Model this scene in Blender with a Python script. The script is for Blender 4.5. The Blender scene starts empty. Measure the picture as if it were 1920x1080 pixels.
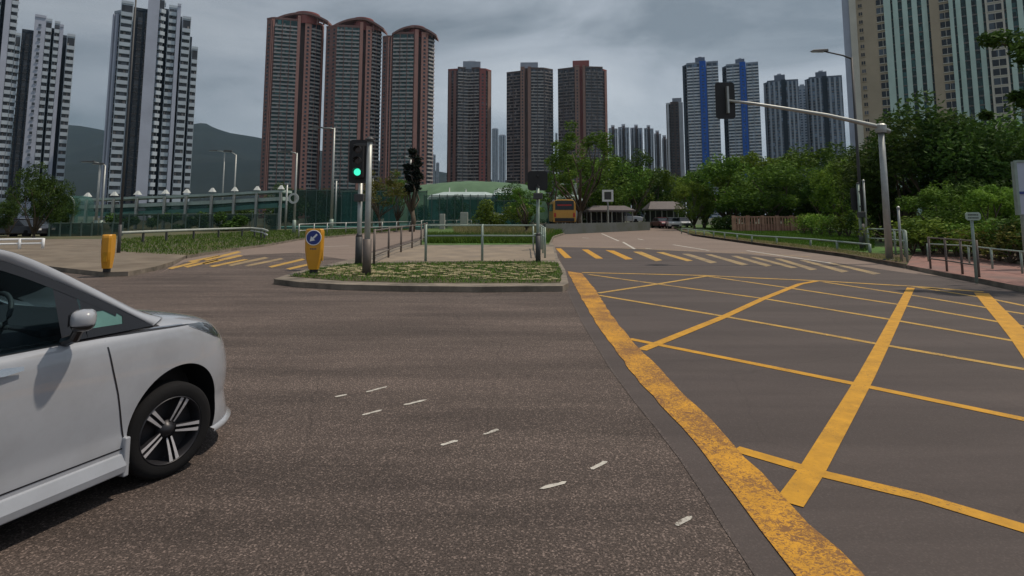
import bpy, bmesh, math, random
import numpy as np
from mathutils import Vector, Matrix
from mathutils.geometry import tessellate_polygon
R = math.radians
random.seed(7); RNG = np.random.default_rng(7)
scene = bpy.context.scene
# ------------------------------------------------------------------ camera, sky, sun, exposure
F = 1100.0; PITCH = R(6); CH = 1.7; HOR = 405.0
PPY = HOR - F*math.tan(PITCH)
cd = bpy.data.cameras.new('camera'); cam = bpy.data.objects.new('camera', cd)
scene.collection.objects.link(cam); scene.camera = cam
cam.location = (0, 0, CH); cam.rotation_euler = (R(90)+PITCH, 0, 0)
cd.sensor_width = 36; cd.lens = F/1920*36; cd.shift_y = (PPY-540)/1920
cd.clip_start = .05; cd.clip_end = 12000
SUN_EL, SUN_AZ = R(64), R(76)       # azimuth clockwise from +Y
w = bpy.data.worlds.new('World'); scene.world = w; w.use_nodes = True
nt = w.node_tree; nt.nodes.clear()
def N(nt, t, **k):
    n = nt.nodes.new(t)
    for a, b in k.items():
        if a in n.inputs: n.inputs[a].default_value = b
        else: setattr(n, a, b)
    return n
out = N(nt, 'ShaderNodeOutputWorld'); bg = N(nt, 'ShaderNodeBackground', Strength=.1)
sky = N(nt, 'ShaderNodeTexSky', sky_type='NISHITA', sun_disc=False, sun_elevation=SUN_EL, sun_rotation=SUN_AZ)
tc = N(nt, 'ShaderNodeTexCoord')
mp = N(nt, 'ShaderNodeMapping'); mp.inputs['Scale'].default_value = (1.0, 1.0, 3.0); mp.inputs['Location'].default_value = (3.1, .4, .2)
nz = N(nt, 'ShaderNodeTexNoise', Scale=2.3, Detail=9, Roughness=.55, Distortion=.5)
rp = N(nt, 'ShaderNodeValToRGB'); e = rp.color_ramp.elements
e[0].position = .34; e[0].color = (2.0, 2.35, 2.65, 1); e[1].position = .66; e[1].color = (5.1, 5.5, 5.9, 1)
m_ = e.new(.5); m_.color = (3.8, 4.2, 4.65, 1)
sx = N(nt, 'ShaderNodeSeparateXYZ'); mr = N(nt, 'ShaderNodeMapRange'); mr.inputs[1].default_value = -.75; mr.inputs[2].default_value = .05; mr.inputs[3].default_value = .58; mr.inputs[4].default_value = 1.0
mul = N(nt, 'ShaderNodeVectorMath', operation='SCALE')
mx = N(nt, 'ShaderNodeMix', data_type='RGBA'); mx.inputs[0].default_value = .9
L = nt.links.new
L(tc.outputs['Generated'], mp.inputs[0]); L(mp.outputs[0], nz.inputs['Vector']); L(nz.outputs[0], rp.inputs[0])
L(tc.outputs['Generated'], sx.inputs[0]); L(sx.outputs[0], mr.inputs[0]); L(rp.outputs[0], mul.inputs[0]); L(mr.outputs[0], mul.inputs['Scale'])
L(sky.outputs[0], mx.inputs[6]); L(mul.outputs[0], mx.inputs[7]); L(mx.outputs[2], bg.inputs[0]); L(bg.outputs[0], out.inputs[0])
sd = bpy.data.lights.new('sun', 'SUN'); so = bpy.data.objects.new('sun', sd); scene.collection.objects.link(so)
sd.energy = 2.9; sd.angle = R(1.5); sd.color = (1.0, .87, .72)
sdir = Vector((math.sin(SUN_AZ)*math.cos(SUN_EL), math.cos(SUN_AZ)*math.cos(SUN_EL), math.sin(SUN_EL)))
so.rotation_euler = (-sdir).to_track_quat('-Z', 'Y').to_euler()
scene.view_settings.view_transform = 'Standard'; scene.view_settings.look = 'None'
scene.view_settings.exposure = .08; scene.view_settings.gamma = 1
scene.cycles.max_bounces = 6; scene.cycles.transparent_max_bounces = 16
# ------------------------------------------------------------------ picture -> world helpers (choose a distance, get a point)
def ray(px, py):
    a = (px-960)/F; v = (py-PPY)/F
    return (a, math.cos(PITCH)+v*math.sin(PITCH), math.sin(PITCH)-v*math.cos(PITCH))
def gp(px, py, z=0):
    r = ray(px, py); t = (z-CH)/r[2]; return (r[0]*t, r[1]*t)
def at(px, py, Y):
    r = ray(px, py); t = Y/r[1]; return (r[0]*t, Y, CH+r[2]*t)
def XW(px, Y, py=350):
    return at(px, py, Y)[0]
# ------------------------------------------------------------------ mesh builder
def xf(base, z=0): return Vector((base[0], base[1], z))
class MB:
    def __init__(s): s.v = []; s.f = []; s.m = []
    def add(s, v, f, m=0):
        o = len(s.v); s.v += [tuple(p) for p in v]; s.f += [tuple(i+o for i in q) for q in f]; s.m += [m]*len(f); return s
    def box(s, x0, x1, y0, y1, z0, z1, m=0):
        v = [(x, y, z) for z in (z0, z1) for y in (y0, y1) for x in (x0, x1)]
        return s.add(v, [(0,2,3,1),(4,5,7,6),(0,1,5,4),(2,6,7,3),(0,4,6,2),(1,3,7,5)], m)
    def obox(s, p, d, n, s0, s1, n0, n1, z0, z1, m=0):
        v = [(p[0]+d[0]*a+n[0]*b, p[1]+d[1]*a+n[1]*b, z) for z in (z0, z1) for b in (n0, n1) for a in (s0, s1)]
        return s.add(v, [(0,1,3,2),(4,6,7,5),(0,4,5,1),(2,3,7,6),(0,2,6,4),(1,5,7,3)], m)
    def prism(s, poly, z0, z1, m=0, mt=None, bottom=False):
        a = sum(poly[i][0]*poly[(i+1)%len(poly)][1]-poly[(i+1)%len(poly)][0]*poly[i][1] for i in range(len(poly)))
        if a < 0: poly = poly[::-1]
        n = len(poly); v = [(p[0], p[1], z0) for p in poly]+[(p[0], p[1], z1) for p in poly]
        s.add(v, [(i, (i+1)%n, n+(i+1)%n, n+i) for i in range(n)], m)
        tris = tessellate_polygon([[Vector((p[0], p[1], 0)) for p in poly]])
        tv = [(p[0], p[1], z1) for p in poly]; fs = []
        for t in tris:
            A, B, C = [Vector(tv[i]) for i in t]
            fs.append(tuple(t) if (B-A).cross(C-A).z > 0 else tuple(t)[::-1])
        s.add(tv, fs, m if mt is None else mt)
        if bottom: s.add([(p[0], p[1], z0) for p in poly], [q[::-1] for q in fs], m)
        return s
    def sheet(s, poly, z, m=0):
        tris = tessellate_polygon([[Vector((p[0], p[1], 0)) for p in poly]]); tv = [(p[0], p[1], z) for p in poly]; fs = []
        for t in tris:
            A, B, C = [Vector(tv[i]) for i in t]
            fs.append(tuple(t) if (B-A).cross(C-A).z > 0 else tuple(t)[::-1])
        return s.add(tv, fs, m)
    def tube(s, path, r, seg=8, m=0, cap=True):
        path = [Vector(p) for p in path]; n = len(path); vs = []
        rr = r if isinstance(r, (list, tuple)) else [r]*n
        for i, p in enumerate(path):
            t = (path[min(i+1, n-1)]-path[max(i-1, 0)]).normalized()
            u = t.cross(Vector((0, 0, 1)) if abs(t.z) < .9 else Vector((1, 0, 0))).normalized(); w_ = t.cross(u)
            for k in range(seg):
                a = 2*math.pi*k/seg; vs.append(p+u*math.cos(a)*rr[i]+w_*math.sin(a)*rr[i])
        fs = [(i*seg+k, i*seg+(k+1)%seg, (i+1)*seg+(k+1)%seg, (i+1)*seg+k) for i in range(n-1) for k in range(seg)]
        if cap: fs += [tuple(range(seg))[::-1], tuple((n-1)*seg+k for k in range(seg))]
        return s.add(vs, fs, m)
    def lathe(s, prof, c=(0,0,0), axis='z', seg=24, m=0):
        vs = []
        for (r, h) in prof:
            for k in range(seg):
                a = 2*math.pi*k/seg; x, y = r*math.cos(a), r*math.sin(a)
                vs.append({'z': (c[0]+x, c[1]+y, c[2]+h), 'y': (c[0]+x, c[1]+h, c[2]+y), 'x': (c[0]+h, c[1]+x, c[2]+y)}[axis])
        n = len(prof)
        return s.add(vs, [(i*seg+k, i*seg+(k+1)%seg, (i+1)*seg+(k+1)%seg, (i+1)*seg+k) for i in range(n-1) for k in range(seg)], m)
    def build(s, name, mats, parent=None, smooth=False, bevel=0, recalc=False, auto=False):
        if not isinstance(mats, (list, tuple)): mats = [mats]
        off = Vector((0, 0, 0))
        if parent is not None and 'wb' in parent: off = Vector(parent['wb'])
        me = bpy.data.meshes.new(name)
        me.from_pydata([tuple(Vector(v)-off) for v in s.v] if off.length else s.v, [], s.f)
        for m in mats: me.materials.append(m)
        me.polygons.foreach_set('material_index', s.m)
        if smooth: me.polygons.foreach_set('use_smooth', [True]*len(s.f))
        if recalc:
            b = bmesh.new(); b.from_mesh(me); bmesh.ops.remove_doubles(b, verts=b.verts, dist=1e-5); bmesh.ops.recalc_face_normals(b, faces=b.faces); b.to_mesh(me); b.free()
        me.update()
        if auto: me.set_sharp_from_angle(angle=R(35))
        o = bpy.data.objects.new(name, me); scene.collection.objects.link(o)
        if parent is not None:
            o.parent = parent
            if 'wb' in parent: o['wb'] = parent['wb']
        if bevel:
            bv = o.modifiers.new('b', 'BEVEL'); bv.width = bevel; bv.segments = 2; bv.limit_method = 'ANGLE'
        return o
def tag(o, label, cat, group=None):
    o['label'] = label; o['category'] = cat
    if group: o['group'] = group
    return o
def thing(name, label, cat, loc=(0, 0, 0), group=None, world=False, rz=0):
    o = bpy.data.objects.new(name, None); scene.collection.objects.link(o); o.empty_display_size = .2
    o.location = loc; o.rotation_euler.z = rz
    if world: o['wb'] = list(loc)
    return tag(o, label, cat, group)
def struct(o, kind='structure'):
    o['kind'] = kind; return o
def dup(o, loc, rz=0, sc=None, label=None):
    def cp(x, par):
        c = x.copy(); scene.collection.objects.link(c)
        if par is not None: c.parent = par
        for ch in list(x.children): cp(ch, c)
        return c
    r = cp(o, None); r.location = loc; r.rotation_euler.z = rz
    if sc: r.scale = sc if isinstance(sc, (tuple, list)) else (sc,)*3
    if label: r['label'] = label
    return r
# ------------------------------------------------------------------ materials
def mat(name, col, rough=.7, metal=0, var=.12, scale=3.0, bump=0, bscale=None, spec=.5, coat=0, dirt=None, dscale=.6, stretch=None, emit=None, rnd=0):
    m = bpy.data.materials.new(name); m.use_nodes = True; t = m.node_tree; b = t.nodes['Principled BSDF']; l = t.links.new
    b.inputs['Roughness'].default_value = rough; b.inputs['Metallic'].default_value = metal; b.inputs['Specular IOR Level'].default_value = spec
    b.inputs['Coat Weight'].default_value = coat
    g = N(t, 'ShaderNodeNewGeometry'); mpn = N(t, 'ShaderNodeMapping')
    if stretch: mpn.inputs['Scale'].default_value = stretch
    l(g.outputs['Position'], mpn.inputs[0])
    n = N(t, 'ShaderNodeTexNoise', Scale=scale, Detail=6, Roughness=.6); l(mpn.outputs[0], n.inputs['Vector'])
    r = N(t, 'ShaderNodeValToRGB'); r.color_ramp.elements[0].position = .3; r.color_ramp.elements[1].position = .7
    r.color_ramp.elements[0].color = tuple(c*(1-var) for c in col)+(1,); r.color_ramp.elements[1].color = tuple(min(1, c*(1+var)) for c in col)+(1,)
    l(n.outputs[0], r.inputs[0]); src = r.outputs[0]
    if dirt:
        n2 = N(t, 'ShaderNodeTexNoise', Scale=dscale, Detail=5, Roughness=.65); l(g.outputs['Position'], n2.inputs['Vector'])
        r2 = N(t, 'ShaderNodeValToRGB'); r2.color_ramp.elements[0].position = .45; r2.color_ramp.elements[1].position = .68
        l(n2.outputs[0], r2.inputs[0]); x = N(t, 'ShaderNodeMix', data_type='RGBA'); l(r2.outputs[0], x.inputs[0]); l(src, x.inputs[6]); x.inputs[7].default_value = tuple(dirt)+(1,)
        src = x.outputs[2]
    if rnd:
        oi = N(t, 'ShaderNodeObjectInfo'); h = N(t, 'ShaderNodeHueSaturation'); ma = N(t, 'ShaderNodeMapRange')
        ma.inputs[3].default_value = 1-rnd; ma.inputs[4].default_value = 1+rnd; l(oi.outputs['Random'], ma.inputs[0]); l(ma.outputs[0], h.inputs['Value']); l(src, h.inputs['Color']); src = h.outputs[0]
    l(src, b.inputs['Base Color'])
    if emit: b.inputs['Emission Color'].default_value = tuple(emit[:3])+(1,); b.inputs['Emission Strength'].default_value = emit[3]
    if bump:
        nb = N(t, 'ShaderNodeTexNoise', Scale=bscale or scale*3, Detail=6, Roughness=.7); l(mpn.outputs[0], nb.inputs['Vector'])
        bp = N(t, 'ShaderNodeBump', Strength=bump, Distance=.02); l(nb.outputs[0], bp.inputs['Height']); l(bp.outputs[0], b.inputs['Normal'])
    return m
def leafmat(name, c0, c1, sc=1.6, rough=.55):
    m = bpy.data.materials.new(name); m.use_nodes = True; t = m.node_tree; b = t.nodes['Principled BSDF']; l = t.links.new
    b.inputs['Roughness'].default_value = .75; b.inputs['Specular IOR Level'].default_value = .18
    g = N(t, 'ShaderNodeNewGeometry'); n = N(t, 'ShaderNodeTexNoise', Scale=sc, Detail=4, Roughness=.7); l(g.outputs['Position'], n.inputs['Vector'])
    n3 = N(t, 'ShaderNodeTexWhiteNoise', noise_dimensions='3D')
    r = N(t, 'ShaderNodeValToRGB'); r.color_ramp.elements[0].position = .35; r.color_ramp.elements[1].position = .68
    r.color_ramp.elements[0].color = tuple(c0)+(1,); r.color_ramp.elements[1].color = tuple(c1)+(1,)
    l(n.outputs[0], r.inputs[0]); oi = N(t, 'ShaderNodeObjectInfo'); h = N(t, 'ShaderNodeHueSaturation'); ma = N(t, 'ShaderNodeMapRange')
    ma.inputs[3].default_value = .75; ma.inputs[4].default_value = 1.3; l(oi.outputs['Random'], ma.inputs[0]); l(ma.outputs[0], h.inputs['Value'])
    mh = N(t, 'ShaderNodeMapRange'); mh.inputs[3].default_value = .485; mh.inputs[4].default_value = .512; l(oi.outputs['Random'], mh.inputs[0]); l(mh.outputs[0], h.inputs['Hue'])
    l(r.outputs[0], h.inputs['Color']); l(h.outputs[0], b.inputs['Base Color'])
    tr = N(t, 'ShaderNodeBsdfTranslucent'); l(h.outputs[0], tr.inputs[0]); ms = N(t, 'ShaderNodeMixShader'); ms.inputs[0].default_value = .25
    o = t.nodes['Material Output']; l(b.outputs[0], ms.inputs[1]); l(tr.outputs[0], ms.inputs[2]); l(ms.outputs[0], o.inputs[0])
    return m
def glassy(name, tint, alpha, rough=.03):
    m = bpy.data.materials.new(name); m.use_nodes = True; t = m.node_tree; l = t.links.new
    b = t.nodes['Principled BSDF']; b.inputs['Base Color'].default_value = (.01, .015, .02, 1); b.inputs['Roughness'].default_value = rough
    tr = N(t, 'ShaderNodeBsdfTransparent'); tr.inputs[0].default_value = tuple(tint)+(1,)
    ms = N(t, 'ShaderNodeMixShader'); fr = N(t, 'ShaderNodeFresnel', IOR=1.5); ma = N(t, 'ShaderNodeMath', operation='ADD'); ma.inputs[1].default_value = 1-alpha; ma.use_clamp = True
    l(fr.outputs[0], ma.inputs[0]); l(ma.outputs[0], ms.inputs[0]); l(tr.outputs[0], ms.inputs[1]); l(b.outputs[0], ms.inputs[2]); l(ms.outputs[0], t.nodes['Material Output'].inputs[0])
    return m
def meshy(name, col, cover):
    m = bpy.data.materials.new(name); m.use_nodes = True; t = m.node_tree; l = t.links.new
    b = t.nodes['Principled BSDF']; b.inputs['Base Color'].default_value = tuple(col)+(1,); b.inputs['Roughness'].default_value = .8
    g = N(t, 'ShaderNodeNewGeometry'); n = N(t, 'ShaderNodeTexNoise', Scale=.35, Detail=3); l(g.outputs['Position'], n.inputs['Vector'])
    ma = N(t, 'ShaderNodeMapRange'); ma.inputs[1].default_value = .35; ma.inputs[2].default_value = .65; ma.inputs[3].default_value = cover-.18; ma.inputs[4].default_value = cover+.15
    l(n.outputs[0], ma.inputs[0]); l(ma.outputs[0], b.inputs['Alpha'])
    return m
def asphalt(name, c_dark, c_light, speck, blot, bstr, wear):
    m = bpy.data.materials.new(name); m.use_nodes = True; t = m.node_tree; l = t.links.new; b = t.nodes['Principled BSDF']
    b.inputs['Roughness'].default_value = .82; b.inputs['Specular IOR Level'].default_value = .35
    g = N(t, 'ShaderNodeNewGeometry')
    big = N(t, 'ShaderNodeTexNoise', Scale=.28, Detail=6, Roughness=.6, Distortion=.6); l(g.outputs['Position'], big.inputs['Vector'])
    mpn = N(t, 'ShaderNodeMapping'); mpn.inputs['Rotation'].default_value = (0, 0, R(32)); mpn.inputs['Scale'].default_value = (.35, 1.7, 1); l(g.outputs['Position'], mpn.inputs[0])
    st = N(t, 'ShaderNodeTexNoise', Scale=.8, Detail=5, Roughness=.6); l(mpn.outputs[0], st.inputs['Vector'])
    fine = N(t, 'ShaderNodeTexVoronoi', Scale=speck); l(g.outputs['Position'], fine.inputs['Vector'])
    f2 = N(t, 'ShaderNodeTexNoise', Scale=speck*.7, Detail=3, Roughness=.8); l(g.outputs['Position'], f2.inputs['Vector'])
    r = N(t, 'ShaderNodeValToRGB'); r.color_ramp.elements[0].position = .3; r.color_ramp.elements[1].position = .7
    r.color_ramp.elements[0].color = tuple(c_dark)+(1,); r.color_ramp.elements[1].color = tuple(c_light)+(1,)
    mm = N(t, 'ShaderNodeMix', data_type='RGBA'); mm.inputs[0].default_value = .5
    l(big.outputs[0], mm.inputs[6]); l(st.outputs[0], mm.inputs[7]); l(mm.outputs[2], r.inputs[0])
    sp = N(t, 'ShaderNodeMapRange'); sp.inputs[1].default_value = .3; sp.inputs[2].default_value = .75; sp.inputs[3].default_value = 1-blot; sp.inputs[4].default_value = 1+blot; l(f2.outputs[0], sp.inputs[0])
    sv = N(t, 'ShaderNodeSeparateColor'); l(fine.outputs['Color'], sv.inputs[0])
    s2 = N(t, 'ShaderNodeMapRange'); s2.inputs[1].default_value = .72; s2.inputs[2].default_value = 1; s2.inputs[3].default_value = 1; s2.inputs[4].default_value = 1+blot*2.4; l(sv.outputs[0], s2.inputs[0])
    mu = N(t, 'ShaderNodeMath', operation='MULTIPLY'); l(sp.outputs[0], mu.inputs[0]); l(s2.outputs[0], mu.inputs[1])
    # tyre polish, oil drips and hairline cracks
    mt_ = N(t, 'ShaderNodeMapping'); mt_.inputs['Rotation'].default_value = (0, 0, R(38)); mt_.inputs['Scale'].default_value = (.16, 1.35, 1); l(g.outputs['Position'], mt_.inputs[0])
    wv = N(t, 'ShaderNodeTexNoise', Scale=1.0, Detail=8, Roughness=.62, Distortion=.3); l(mt_.outputs[0], wv.inputs['Vector'])
    wr = N(t, 'ShaderNodeMapRange'); wr.inputs[1].default_value = .40; wr.inputs[2].default_value = .62; wr.inputs[3].default_value = 1-.34*wear; wr.inputs[4].default_value = 1.06; l(wv.outputs[0], wr.inputs[0])
    ck = N(t, 'ShaderNodeTexVoronoi', feature='DISTANCE_TO_EDGE', Scale=.42); wp = N(t, 'ShaderNodeTexNoise', Scale=3.0, Detail=5); l(g.outputs['Position'], wp.inputs['Vector'])
    wm = N(t, 'ShaderNodeMix', data_type='RGBA'); wm.inputs[0].default_value = .12; l(g.outputs['Position'], wm.inputs[6]); l(wp.outputs['Color'], wm.inputs[7]); l(wm.outputs[2], ck.inputs['Vector'])
    cr_ = N(t, 'ShaderNodeMapRange'); cr_.inputs[1].default_value = .0; cr_.inputs[2].default_value = .004; cr_.inputs[3].default_value = 1-.28*min(1, wear); cr_.inputs[4].default_value = 1; l(ck.outputs['Distance'], cr_.inputs[0])
    oil = N(t, 'ShaderNodeTexNoise', Scale=2.4, Detail=2); l(g.outputs['Position'], oil.inputs['Vector']); orr = N(t, 'ShaderNodeMapRange'); orr.inputs[1].default_value = .70; orr.inputs[2].default_value = .76; orr.inputs[3].default_value = 1; orr.inputs[4].default_value = 1-.35*min(1, wear); l(oil.outputs[0], orr.inputs[0])
    prev = mu
    for q_ in (wr, cr_, orr):
        m2_ = N(t, 'ShaderNodeMath', operation='MULTIPLY'); l(prev.outputs[0], m2_.inputs[0]); l(q_.outputs[0], m2_.inputs[1]); prev = m2_
    mu = prev
    vm = N(t, 'ShaderNodeVectorMath', operation='SCALE'); l(r.outputs[0], vm.inputs[0]); l(mu.outputs[0], vm.inputs['Scale']); l(vm.outputs[0], b.inputs['Base Color'])
    bp = N(t, 'ShaderNodeBump', Strength=bstr, Distance=.012); l(f2.outputs[0], bp.inputs['Height']); l(bp.outputs[0], b.inputs['Normal'])
    return m
def paint(name, col, under, cover, rim=None):
    m = bpy.data.materials.new(name); m.use_nodes = True; t = m.node_tree; l = t.links.new; b = t.nodes['Principled BSDF']; b.inputs['Roughness'].default_value = .65
    g = N(t, 'ShaderNodeNewGeometry'); n = N(t, 'ShaderNodeTexNoise', Scale=34, Detail=9, Roughness=.8, Distortion=1.2); l(g.outputs['Position'], n.inputs['Vector'])
    n2 = N(t, 'ShaderNodeTexNoise', Scale=1.7, Detail=3); l(g.outputs['Position'], n2.inputs['Vector'])
    ad = N(t, 'ShaderNodeMath', operation='MULTIPLY_ADD'); l(n2.outputs[0], ad.inputs[0]); ad.inputs[1].default_value = .35; l(n.outputs[0], ad.inputs[2])
    r = N(t, 'ShaderNodeValToRGB'); r.color_ramp.elements[0].position = cover; r.color_ramp.elements[1].position = cover+.07
    l(ad.outputs[0], r.inputs[0])
    v = N(t, 'ShaderNodeTexNoise', Scale=5, Detail=6, Roughness=.7); l(g.outputs['Position'], v.inputs['Vector'])
    c = N(t, 'ShaderNodeValToRGB'); c.color_ramp.elements[0].position = .3; c.color_ramp.elements[1].position = .7
    c.color_ramp.elements[0].color = tuple(x*.72 for x in col)+(1,); c.color_ramp.elements[1].color = tuple(min(1, x*1.18) for x in col)+(1,); l(v.outputs[0], c.inputs[0])
    x = N(t, 'ShaderNodeMix', data_type='RGBA'); l(r.outputs[0], x.inputs[0]); l(c.outputs[0], x.inputs[7]); x.inputs[6].default_value = tuple(under)+(1,); l(x.outputs[2], b.inputs['Base Color'])
    bp = N(t, 'ShaderNodeBump', Strength=.5, Distance=.006); l(n.outputs[0], bp.inputs['Height']); l(bp.outputs[0], b.inputs['Normal'])
    return m
M = {}
M['road'] = asphalt('road', (.068, .052, .046), (.124, .097, .084), 105, .85, .9, 1)
M['road_concrete_sheen'] = asphalt('road_concrete_sheen', (.15, .115, .096), (.215, .168, .140), 30, .12, .3, 0)  # light concrete tone, with some grazing gloss painted into its paleness
M['road_new'] = asphalt('road_new', (.062, .050, .048), (.088, .072, .067), 110, .12, .3, .5)
M['seam'] = asphalt('seam', (.058, .047, .044), (.088, .072, .066), 100, .4, .5, 0)
M['yellow'] = paint('yellow', (.52, .26, .006), (.19, .10, .025), .53)
M['yellow_worn'] = paint('yellow_worn', (.56, .27, .008), (.19, .085, .018), .645)
M['yellow_pale'] = paint('yellow_pale', (.48, .285, .045), (.14, .10, .06), .58)
M['white_mark'] = paint('white_mark', (.52, .50, .45), (.14, .12, .10), .56)
M['cream_mark'] = paint('cream_mark', (.36, .255, .11), (.14, .11, .08), .62)
M['kerb'] = mat('kerb', (.20, .17, .135), .85, var=.3, scale=2, bump=.3, dirt=(.08, .07, .055), dscale=1.2)
M['slab_dull'] = mat('slab_dull', (.17, .14, .105), .9, var=.25, scale=1.2, bump=.2, dirt=(.11, .085, .06), dscale=.5)
M['slab'] = mat('slab', (.235, .19, .14), .85, var=.2, scale=1.5, bump=.2, dirt=(.17, .14, .11), dscale=.8)
M['brick_pave'] = mat('brick_pave', (.24, .125, .105), .85, var=.25, scale=6, bump=.3, dirt=(.15, .1, .09), dscale=.9)
M['soil'] = mat('soil', (.085, .055, .03), .95, var=.4, scale=3, bump=.6, dirt=(.05, .055, .02), dscale=.7)
M['turf'] = mat('turf', (.055, .13, .02), .95, var=.4, scale=2.2, bump=.8, bscale=18, dirt=(.075, .06, .025), dscale=.25)
M['turf_dry'] = mat('turf_dry', (.06, .07, .03), .95, var=.4, scale=2.2, bump=.8, bscale=18, dirt=(.11, .085, .04), dscale=.5)
M['bed_soil'] = mat('bed_soil', (.05, .052, .02), .95, var=.45, scale=3, bump=.8, dirt=(.08, .055, .025), dscale=.8)
M['earth'] = mat('earth', (.05, .06, .035), .95, var=.4, scale=.05)
M['rock'] = mat('rock', (.008, .013, .012), 1.0, var=.3, scale=.012, dirt=(.012, .017, .014), dscale=.004, spec=.1)
M['galv'] = mat('galv', (.36, .38, .37), .5, .55, var=.15, scale=4)
M['galv_green'] = mat('galv_green', (.26, .33, .29), .55, .2, var=.15, scale=4)
M['brownrail'] = mat('brownrail', (.13, .11, .10), .6, .3, var=.2)
M['black'] = mat('black', (.012, .012, .014), .6)
M['darkgrey'] = mat('darkgrey', (.05, .052, .055), .6)
M['signal_yellow'] = mat('bollard_yellow', (.60, .28, .015), .4, var=.08, coat=.2)
M['sign_blue'] = mat('sign_blue', (.02, .04, .22), .4)
M['white'] = mat('white', (.72, .74, .76), .5, var=.05)
M['offwhite'] = mat('offwhite', (.5, .53, .52), .6, var=.1)
M['green_on'] = mat('green_on', (.05, .5, .35), .3, emit=(.05, .85, .52, 1.1))
M['lens_off'] = mat('lens_off', (.03, .015, .012), .25)
M['teal_net'] = meshy('teal_net', (.018, .085, .075), .7)
M['green_net'] = meshy('green_net', (.014, .045, .036), .8)
M['teal_wall'] = mat('teal_wall', (.06, .17, .15), .6, var=.2)
M['bark'] = mat('bark', (.09, .07, .05), .9, var=.4, scale=8, bump=.6)
M['leaf_dark'] = leafmat('leaf_dark', (.020, .045, .010), (.085, .155, .028))
M['leaf_mid'] = leafmat('leaf_mid', (.035, .08, .012), (.15, .26, .035))
M['leaf_bright'] = leafmat('leaf_bright', (.06, .12, .014), (.22, .33, .045))
M['leaf_olive'] = leafmat('leaf_olive', (.07, .08, .018), (.18, .18, .04))
M['leaf_deep'] = leafmat('leaf_deep', (.008, .014, .010), (.018, .030, .018))
M['blade'] = leafmat('blade', (.045, .09, .012), (.11, .19, .025), 3)
M['blade_dry'] = leafmat('blade_dry', (.16, .17, .06), (.34, .30, .15), 2)
# ------------------------------------------------------------------ ground, roads, pavements
o = MB().sheet([(-7000, -60), (7000, -60), (7000, 7000), (-7000, 7000)], -.03).build('ground', M['earth']); struct(o)
o = MB().sheet([(-90, -14), (70, -14), (70, 108), (-90, 108)], 0).build('road', M['road']); struct(o)
def G(pts, z=0): return [gp(x, y, z) for x, y in pts]
bandL = [(1064,509),(1092,563),(1115,602),(1146,646),(1182,696),(1237,760),(1275,801),(1324,857),(1380,929),(1425,992),(1492,1080),(1650,1290)]
bandR = [(1091,513),(1115,542),(1146,591),(1177,631),(1208,664),(1240,696),(1301,760),(1333,788),(1376,837),(1425,887),(1462,925),(1519,985),(1575,1034),(1616,1080),(1800,1290)]
bl = G(bandL)
# darker, newer asphalt of the carriageway to the right of the joint
newp = [(1038,452),(1050,480),(1058,509)]+[(x-14-(y-509)*.10, y) for x, y in bandL]
nb = G(newp); nb += [(nb[-1][0]-.05, -14), (60, -14), (60, 60), (8, 60)]
o = MB().sheet(nb, .003).build('road_resurfaced', M['road_new']); struct(o)
jp = G([(x-14-(y-509)*.10-2-(y-509)*.008, y) for x, y in bandL]); jq = G([(x-14-(y-509)*.10+1, y) for x, y in bandL])
o = MB().sheet(jp+jq[::-1], .004).build('road_joint', M['seam']); struct(o)
struct(MB().sheet(G([(1020,463),(1180,466),(1400,477),(1560,492),(1700,512),(1800,522),(1640,478),(1500,460),(1250,420),(1000,420)]), .0050).build('road_concrete_sheen', M['road_concrete_sheen']))  # paler far carriageway: concrete colour plus painted-in distance sheen
struct(MB().sheet(G([(300,512),(345,492),(390,486),(470,478),(560,474),(655,488),(700,470),(860,424),(760,424),(560,446),(360,478)]), .0050).build('road_concrete_sheen', M['road_concrete_sheen']))  # same pale concrete and painted sheen on the left carriageway
def strip(pts, ws, z, horizontal=False):
    """polyline in picture coordinates with widths in metres"""
    P = [Vector(gp(x, y)) for x, y in pts]; l = []; r_ = []
    for i, p in enumerate(P):
        d = (P[min(i+1, len(P)-1)]-P[max(i-1, 0)]).normalized(); n = Vector((-d.y, d.x)); w_ = ws[i] if isinstance(ws, (list, tuple)) else ws
        l.append(p+n*w_/2); r_.append(p-n*w_/2)
    b = MB()
    for i in range(len(P)-1):
        b.sheet([tuple(l[i]), tuple(l[i+1]), tuple(r_[i+1]), tuple(r_[i])], z)
    return b
def jag(poly, a=.012, step=.22):
    q = []
    for i in range(len(poly)):
        A, B = Vector(poly[i]), Vector(poly[(i+1) % len(poly)]); n = max(1, int((B-A).length/step))
        for k in range(n):
            p = A.lerp(B, k/n); q.append((p.x+random.uniform(-a, a), p.y+random.uniform(-a, a)))
    return q
o = MB().sheet(jag(bl+G(bandR)[::-1]), .0098).build('box_junction_edge_line', M['yellow_worn']); struct(o)
def mark(name, pts, w_, z, m): return struct(strip(pts, w_, z).build(name, M[m]))
mark('box_junction_edge_line', [(1091,511.5),(1200,514),(1320,517),(1420,522),(1533,527),(1714,537.5),(1844,548)], .19, .0088, 'yellow_pale')
mark('box_junction_edge_line', [(1840,550),(1862,575),(1885,600),(1917,637),(1980,720),(2060,840),(2200,1080)], .26, .0092, 'yellow')
def ext(pts):   # carry a line on past the edge of the picture
    (a, b), (c, d) = pts[-2], pts[-1]; f = 190/(c-a); return pts+[(c+190, d+(d-b)*f)]
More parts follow.
